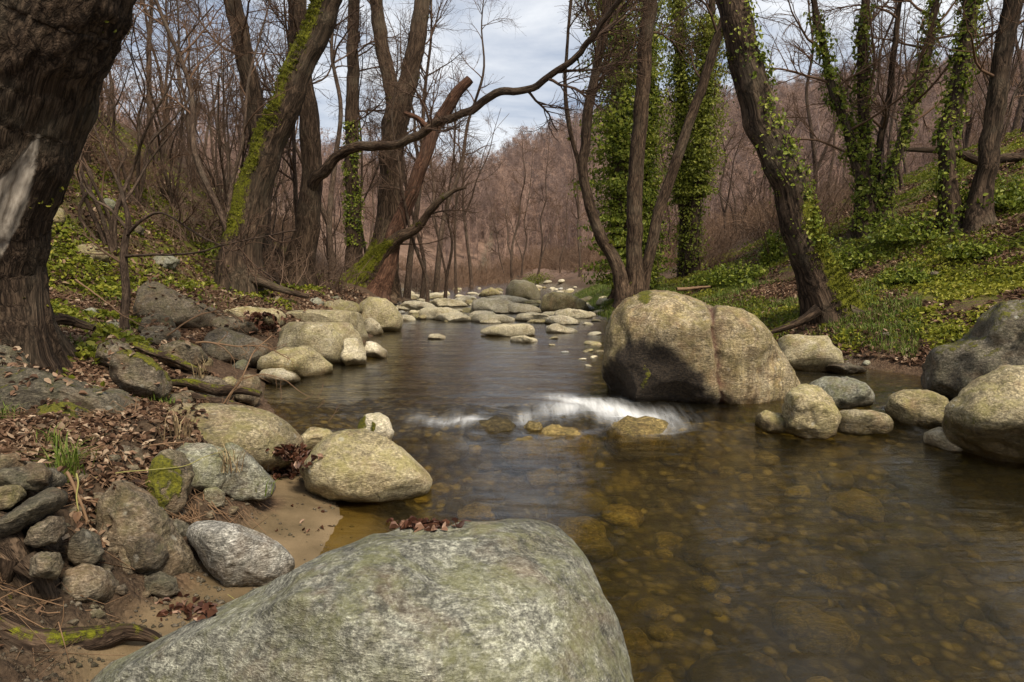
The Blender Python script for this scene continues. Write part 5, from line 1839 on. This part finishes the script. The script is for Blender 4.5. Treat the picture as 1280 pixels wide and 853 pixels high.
x, y = world_samples(26000, 1.9, 7, -.86, -.02, rg)
sl = xL(y) - x
k = (sl > -.1) & (sl < 1.5) & (fbm(p3(x * 2.5, y * 2.5, 3), 3) + rg.normal(0, .3, len(x)) > .12 + .25 * (sl < .5))
x, y = x[k][:5200], y[k][:5200]
grit('gravel', x, y, .003 + .018 * rg.random(len(x)) ** 4, 'rock_brown')
# fine fallen twigs among the leaves
x, y = world_samples(9000, 2.2, 16, -.86, -.05, rg)
sl = xL(y) - x
k = (sl > .6) & (fbm(p3(x * 1.3, y * 1.3, 73), 3) + rg.normal(0, .2, len(x)) > .35 - .3 * sstep(3.2, 5, y))
x, y = x[k][:1900], y[k][:1900]
n = len(x)
a = rg.uniform(0, 6.28, n)
ln = rg.uniform(.08, .45, n)
tp = np.zeros((n, 5, 3))
for j in range(5):
    px_ = x + np.cos(a + .25 * j * rg.normal(size=n)) * ln * j / 4
    py_ = y + np.sin(a + .25 * j * rg.normal(size=n)) * ln * j / 4
    tp[:, j] = np.stack([px_, py_, terrain(px_, py_) + .012 + .05 * rg.random(n) * (j % 2)], 1)
V, q = tubes(tp, (rg.uniform(.0015, .0042, n)[:, None] * np.linspace(1, .5, 5)[None]), 4)
tag(link('fallen_twigs', make_mesh('fallen_twigs', V, q, mat=M['cane'])), kind='stuff')


# ------------------------------------------------------------------ single small things
def on_stone_px(px, py):
    """point of a stone or of the ground met by the picture ray"""
    d = Vector(ray(px, py))
    hit = STONES.ray_cast(Vector(CAM), d, 60)
    g = ground_at(px, py)
    if hit[0] is not None and (hit[0] - Vector(CAM)).length < np.linalg.norm(g - CAM):
        return np.array(hit[0]), np.array(hit[1])
    return g, np.array([0, 0, 1.0])


def leaf_heap(label, poly_fn, n, size, mat, seed, depth=.03, cat='leaf heap'):
    rng = np.random.default_rng(seed)
    C_, N_ = [], []
    for _ in range(n):
        px, py = poly_fn(rng)
        p, nn = on_stone_px(px, py)
        if nn[2] < 0:
            nn = -nn
        C_.append(p + nn * rng.uniform(.003, depth))
        N_.append(nn * .8 + rng.normal(size=3) * .38 + np.array([0, 0, .5]))
    c = np.array(C_)
    V, q = leaf_quads(c, np.array(N_), rng.uniform(size[0], size[1], n), rng, .45, .6)
    b = c.mean(0)
    o = link('leaf_heap', make_mesh('leaf_heap', V - b, q, mat=M[mat], face_attrs={'tint': np.repeat(np.clip(rng.normal(.5, .3, n), 0, 1), 2)}, smooth=False), loc=b)
    tag(o, label, cat, kind='stuff')


leaf_heap('scatter of curled brown leaves in the dip on top of the huge speckled boulder', lambda r: (np.clip(r.normal(532, 24), 484, 584), np.clip(r.normal(659, 3.0), 654, 667)), 130, (.02, .042), 'litter_dark', 1, .010)
leaf_heap('dark red heap of wet leaves washed between the long boulder and the speckled one', lambda r: (r.normal(362, 13), np.clip(r.normal(580, 10), 560, 600)), 500, (.03, .065), 'litter_dark', 2, .05)
leaf_heap('heap of dead leaves and sticks caught behind the flat topped boulder', lambda r: (r.normal(332, 11), np.clip(r.normal(405, 6), 395, 416)), 260, (.07, .14), 'litter_dark', 3, .12)
leaf_heap('little line of black wet leaves on the sand by the bank', lambda r: (r.uniform(196, 270), np.clip(r.normal(762, 8), 745, 785)), 60, (.02, .05), 'litter_dark', 4, .008)
leaf_heap('few dark leaf scraps on the sand near the water', lambda r: (r.uniform(345, 430), r.uniform(618, 668)), 16, (.02, .045), 'litter_dark', 5, .006)


def stalk(label, ctrl, Y, r, mat, name='dry_stalk', cat='stem', side=0, seed=0, n=40, sidelen=.25):
    rng = np.random.default_rng(seed)
    Ys = np.broadcast_to(np.asarray(Y, float), (len(ctrl),))
    p = resample(np.array([P(a, b, yy) for (a, b), yy in zip(ctrl, Ys)]), n)
    p += np.stack([fbm(p * 5 + seed + 9 * k, 2) for k in range(3)], 1) * .012
    rad = np.linspace(r, r * .45, n)
    parts = [tubes(p[None], rad[None], 6)]
    if side:
        c, rr = grow(p[None], rad[None], side, .2, 1, (sidelen * .4, sidelen), (.4, 1.0), 6, .2, .02, .7, r * .3)
        parts.append(tubes(c, rr, 4))
        c2, r2 = grow(c, rr, side * 2, .2, 1, (sidelen * .15, sidelen * .45), (.4, 1.0), 4, .2, .02, .7, r * .25)
        parts.append(tubes(c2, r2, 3))
    V, q = merge(parts)
    b = p[0]
    o = link(name, make_mesh(name, V - b, q, mat=M[mat]), loc=b)
    tag(o, label, cat)
    return o


stalk('thick dry bramble cane rising from behind the pale stones over the stream edge', [(243, 560), (262, 530), (290, 490), (304, 470), (318, 440), (340, 420)], [4.6, 4.65, 4.7, 4.7, 4.8, 4.9], .008, 'cane', side=5, seed=1)
stalk('thin dry stem arching right over the dark water from the cane', [(300, 474), (330, 468), (356, 474), (372, 486), (384, 494)], 4.75, .004, 'cane', side=3, seed=2, sidelen=.15)
stalk('pair of dry stems standing against the long boulder', [(268, 556), (280, 520), (288, 498), (298, 478), (316, 470)], 4.6, .004, 'cane', side=4, seed=3)
for i, (a, b) in enumerate([((412, 526), (421, 510)), ((396, 510), (402, 503)), ((379, 500), (390, 494)), ((404, 480), (398, 498)), ((352, 500), (350, 482))]):
    o = stalk('short dry seed stem poking up beside the dark water', [a, ((a[0] + b[0]) / 2 + 1, (a[1] + b[1]) / 2), b, (b[0] + 3, b[1] - 6)], 6.0, .003, 'cane', side=3, seed=10 + i, sidelen=.08)
    o['group'] = 'seed stems at the water edge'
stalk('yellow green runner trailing down the sand to the huge boulder', [(166, 712), (200, 713), (235, 722), (265, 735), (285, 745), (302, 758)], [3.1, 3.05, 3.0, 2.95, 2.9, 2.85], .0045, 'runner', name='runner', seed=21)
stalk('long pale runner stretched across the moss cushion', [(100, 610), (118, 598), (145, 592), (190, 588), (230, 582), (262, 570), (290, 560), (320, 562)], [3.2, 3.2, 3.25, 3.3, 3.4, 3.6, 3.9, 4.2], .003, 'runner', name='runner', seed=22)
stalk('stringy bundle of bare rootlets hanging down the eroded bank', [(84, 590), (100, 625), (108, 650), (125, 675), (145, 700), (168, 722)], [3.0, 2.92, 2.9, 2.88, 2.85, 2.85], .008, 'cane', name='hanging_root', side=9, seed=23, cat='root', sidelen=.22)
stalk('pale looping root strand below the grass tuft', [(96, 592), (97, 630), (104, 660), (108, 682), (118, 695), (128, 700)], [3.0, 2.88, 2.86, 2.84, 2.84, 2.85], .004, 'runner', name='hanging_root', side=2, seed=24, cat='root')
stalk('thin curled root strand above the muddy sand', [(105, 725), (122, 728), (135, 740), (142, 755), (135, 720), (155, 715)], 2.8, .003, 'runner', name='hanging_root', seed=25, cat='root')
stalk('slender dead stalk leaning in front of the gnarled roots', [(50, 850), (66, 815), (76, 780), (78, 752)], 2.2, .003, 'cane', seed=26)
stalk('dead brown stick lying along the leaf covered bank lip', [(95, 568), (130, 560), (180, 556), (230, 553)], [3.6, 3.6, 3.65, 3.7], .008, 'cane', name='stick', cat='stick', side=2, seed=27)
stalk('grey forked stick lying in the leaves above the moss stone', [(48, 528), (70, 545), (92, 556), (120, 566)], 3.5, .009, 'cane', name='stick', cat='stick', side=2, seed=28)
stalk('twiggy dead branch lying among the stones beside the dark wedge rock', [(225, 432), (255, 428), (290, 432), (330, 434), (362, 448)], [7.2, 7.2, 7.3, 7.4, 7.5], .012, 'cane', name='stick', cat='stick', side=12, seed=29, sidelen=.5)
stalk('dead twiggy branch resting on the bedrock hump', [(210, 420), (240, 398), (270, 390), (300, 398)], [8, 8.1, 8.3, 8.3], .012, 'cane', name='stick', cat='stick', side=12, seed=30, sidelen=.6)
stalk('long fallen stick pointing down through the leaf litter', [(95, 350), (125, 372), (150, 392), (185, 412)], [8.5, 8.2, 7.9, 7.6], .012, 'cane', name='stick', cat='stick', side=6, seed=31, sidelen=.5)
stalk('driftwood stick lying on the grassy crest behind the big boulder', [(846, 362), (870, 360), (888, 358)], 14, .04, 'cane', name='stick', cat='stick', side=3, seed=32, sidelen=.4)


def thick_root(label, ctrl, Y, k=18, seed=0, moss=.35, name='root', cat='root', mat='bark_mid', branches=()):
    s = [T(ctrl, Y, 60, 0, sink=0, seed=seed, wob=.02)]
    for bctrl, bY in branches:
        s.append(T(bctrl, bY, 40, 0, sink=0, seed=seed + 3, wob=.02))
    V, q, mo, wo = trunk_mesh(s, M[mat], k, knob=.30, mossdir=(0, -.3, 1), mossamt=moss, mossz=(-9, 30), seed=seed, furrow=.10)
    b = s[0][0][0]
    o = link(name, make_mesh(name, V - b, q, mat=M[mat], attrs={'moss': mo, 'wood': wo}, vec_attrs={'bark_space': TRUNK_SPACE[0]}), loc=b)
    tag(o, label, cat)


thick_root('massive gnarled root clawing down the eroded bank in the corner', [(-50, 650, 60), (0, 672, 60), (25, 700, 46), (38, 735, 26), (44, 768, 16), (48, 782, 8)], [2.6, 2.5, 2.45, 2.4, 2.36, 2.35], 24, 1, .2,
           branches=[([(16, 690, 40), (6, 725, 28), (0, 760, 20), (-4, 790, 14)], 2.4), ([(30, 700, 34), (52, 722, 22), (64, 748, 16), (72, 772, 9)], 2.38)])
thick_root('thick horizontal root running over the mud at the foot of the bank', [(-60, 765, 56), (0, 800, 56), (50, 815, 58), (92, 808, 50), (128, 800, 40), (160, 792, 28), (190, 796, 18), (215, 808, 9)], [2.15, 2.15, 2.18, 2.25, 2.3, 2.36, 2.38, 2.36], 24, 2, .4)
thick_root('knotted root crossing the eroded bank below the grass tuft', [(120, 640, 12), (150, 628, 16), (185, 640, 13), (205, 665, 10), (212, 690, 6)], [3.0, 3.02, 3.05, 3.05, 3.05], 14, 7, .5)
thick_root('thin forked root hanging free over the mud', [(60, 690, 12), (92, 715, 12), (118, 745, 9), (128, 775, 5)], [2.62, 2.6, 2.6, 2.6], 14, 8, .2, branches=[([(100, 722, 8), (125, 725, 7), (148, 742, 4)], 2.6)])
thick_root('dark root bulging from the corner above the horizontal root', [(-40, 735, 40), (0, 742, 38), (30, 758, 28), (48, 780, 16), (54, 796, 8)], [2.3, 2.3, 2.32, 2.34, 2.34], 18, 9, .4)
thick_root('washed out root twisting between the stones and the water', [(215, 478, 8), (245, 482, 13), (275, 490, 14), (300, 488, 11), (326, 494, 7)], [6.1, 6.0, 5.9, 5.9, 5.9], 14, 3, .5)
thick_root('pale washed out root looping low over the dark hollow', [(222, 492, 8), (250, 497, 11), (280, 503, 11), (306, 512, 8), (318, 522, 5)], [5.9, 5.85, 5.8, 5.75, 5.75], 14, 4, .3)
thick_root('mossy root lying along the top of the bank', [(140, 440, 10), (165, 433, 12), (190, 440, 10), (230, 455, 9), (262, 470, 7)], [6.6, 6.5, 6.4, 6.3, 6.2], 14, 5, .6)
thick_root('dark flat root spreading from the huge split tree over the leaves', [(40, 412, 22), (70, 400, 16), (95, 402, 12), (120, 410, 7)], [5.9, 6.2, 6.4, 6.4], 14, 6, .3)


def tuft(label, px, py, n, h, Y=None, mat='grass', seed=0):
    rng = np.random.default_rng(seed)
    p, _ = (on_stone_px(px, py)) if Y is None else (P(px, py, Y), None)
    c = np.stack([rng.normal(0, .035, n), rng.normal(0, .03, n), np.full(n, -.015)], 1)
    V, q, fi = blade_quads(c, rng.uniform(h * .5, h, n), np.full(n, .0035), rng.uniform(.2, 1.0, n), rng)
    o = link('grass_tuft', make_mesh('grass_tuft', V, q, mat=M[mat], face_attrs={'tint': np.clip(rng.normal(.55, .25, n), 0, 1)[fi]}, smooth=False), loc=p)
    tag(o, label, 'grass tuft')


tuft('bright grass tuft drooping over the lip of the eroded bank', 85, 596, 90, .26, seed=1)
tuft('small fresh grass tuft growing out of the sand by the wedge stone', 325, 615, 14, .12, seed=2)
tuft('young grass sprouting beside the low moss covered stone', 62, 560, 30, .16, seed=3)
tuft('grass tuft at the edge of the picture above the moss', 6, 530, 40, .20, seed=4)
tuft('dry straw tuft beside the long rounded boulder', 290, 585, 26, .2, mat='straw', seed=5)
tuft('dry straw tuft between the dark slab and the cane', 222, 545, 30, .2, mat='straw', seed=6)
tuft('dry straw tuft under the dead twiggy branch', 255, 470, 30, .25, mat='straw', seed=7)


# low evergreen bushes on the crest of the right bank
def bush(label, px, py, w, h, n, mat='ivy', seed=0, Y=None):
    rng = np.random.default_rng(seed)
    g = ground_at(px, py) if Y is None else P(px, py, Y)
    g[2] = H(g[0], g[1])
    d = rng.normal(size=(n, 3))
    d /= np.linalg.norm(d, axis=1)[:, None]
    r = rng.random(n) ** .4
    c = d * r[:, None] * np.array([w, w * .8, h]) * (1 + .5 * fbm(d * 1.6 + seed, 3))[:, None]
    c[:, 2] = np.abs(c[:, 2])
    V, q = leaf_quads(c, d + rng.normal(size=(n, 3)) * .6, rng.uniform(.05, .11, n), rng)
    root = empty('bush', g)
    tag(root, label, 'bush')
    link('foliage', make_mesh('foliage', V, q, mat=M[mat], face_attrs={'tint': np.repeat(np.clip(rng.normal(.4, .22, n), 0, 1), 2)}, smooth=False), root)
    m = 14
    pts = np.zeros((m, 5, 3))
    dd = rng.normal(size=(m, 3)) * np.array([.5, .5, .2]) + np.array([0, 0, 1])
    for k in range(1, 5):
        pts[:, k] = pts[:, k - 1] + dd * h * .24
    V, q = tubes(pts, np.linspace(.012, .004, 5)[None].repeat(m, 0), 4)
    link('stem', make_mesh('stem', V, q, mat=M['twig']), root)


bush('dark low evergreen bush on the crest behind the grassy bank', 925, 345, .9, .55, 1500, seed=1, Y=16.5)
bush('low evergreen bush at the foot of the slim stems behind the crest', 895, 350, .7, .4, 1000, seed=2, Y=17.5)
bush('upright ivy bush standing like a green post behind the bank', 966, 318, .32, .95, 1300, seed=3, Y=17.5)
bush('dark evergreen bush at the feet of the ivy clad fan of stems', 1060, 305, 1.0, .5, 1600, seed=4, Y=14.5)
bush('dark bramble bush between the fan of stems and the sinuous trunk', 1150, 292, 1.1, .6, 1700, seed=5, Y=14)
bush('dark green bush on the top of the bank at the picture edge', 1262, 250, 1.0, .6, 1700, seed=6, Y=13.6)
bush('low dark bramble patch in the middle of the green bank', 1140, 352, .5, .22, 800, seed=7)
bush('low green bramble patch under the sinuous trunk', 1215, 322, .5, .25, 800, mat='ivy', seed=8)
bush('yellowish leafy bush at the far bend beside the spit', 672, 352, 1.2, .8, 900, mat='ivy_light', seed=9, Y=46)
bush('dark holly bush on the leafy slope among hazels', 275, 262, .7, .5, 1200, seed=10, Y=15)
# ------------------------------------------------------------------ sky, sun, camera
SUN_EL, SUN_AZ = math.radians(52), math.radians(150)     # azimuth clockwise from +Y
w = bpy.data.worlds.new('World')
SC.world = w
w.use_nodes = True
nt = w.node_tree
bg = nt.nodes['Background']
sky = nt.nodes.new('ShaderNodeTexSky')
sky.sky_type = 'NISHITA'
sky.sun_disc = False
sky.sun_elevation = SUN_EL
sky.sun_rotation = SUN_AZ
sky.air_density = 1.0
sky.dust_density = 1.5
tc = nt.nodes.new('ShaderNodeTexCoord')
mp = nt.nodes.new('ShaderNodeMapping')
mp.inputs['Scale'].default_value = (1.0, 1.0, 3.2)
nt.links.new(tc.outputs['Generated'], mp.inputs['Vector'])
nz = nt.nodes.new('ShaderNodeTexNoise')
nz.inputs['Scale'].default_value = 3.2
nz.inputs['Detail'].default_value = 7
nz.inputs['Roughness'].default_value = .58
nz.inputs['Distortion'].default_value = .3
nt.links.new(mp.outputs[0], nz.inputs['Vector'])
cr = nt.nodes.new('ShaderNodeValToRGB')
cr.color_ramp.elements[0].position = .34
cr.color_ramp.elements[0].color = (2.7, 3.4, 4.7, 1)
cr.color_ramp.elements[1].position = .66
cr.color_ramp.elements[1].color = (9.2, 9.3, 9.4, 1)
nt.links.new(nz.outputs['Fac'], cr.inputs[0])
mx = nt.nodes.new('ShaderNodeMix')
mx.data_type = 'RGBA'
mx.inputs[0].default_value = .85
nt.links.new(sky.outputs[0], mx.inputs[6])
nt.links.new(cr.outputs[0], mx.inputs[7])
nt.links.new(mx.outputs[2], bg.inputs[0])
bg.inputs[1].default_value = .068

sun = bpy.data.lights.new('sun', 'SUN')
sun.energy = 2.8
sun.angle = math.radians(16)
sun.color = (1.0, .89, .72)
so = bpy.data.objects.new('sun', sun)
COL.objects.link(so)
dirv = Vector((math.sin(SUN_AZ) * math.cos(SUN_EL), math.cos(SUN_AZ) * math.cos(SUN_EL), math.sin(SUN_EL)))
so.rotation_euler = (-dirv).to_track_quat('-Z', 'Y').to_euler()
so.location = dirv * 60

cam = bpy.data.cameras.new('camera')
cam.sensor_width = 36
cam.lens = 36 * FPX / 1280
cam.clip_end = 2000
cam.clip_start = .05
co = bpy.data.objects.new('camera', cam)
COL.objects.link(co)
co.location = CAM
co.rotation_euler = (math.pi / 2 - PITCH, 0, 0)
SC.camera = co

SC.view_settings.view_transform = 'Standard'
SC.view_settings.look = 'None'
SC.view_settings.exposure = 0.84
SC.view_settings.gamma = 1
SC.render.engine = 'CYCLES'
SC.cycles.max_bounces = 8
SC.cycles.transparent_max_bounces = 16
SC.cycles.use_denoising = True
SC.cycles.sample_clamp_indirect = 6
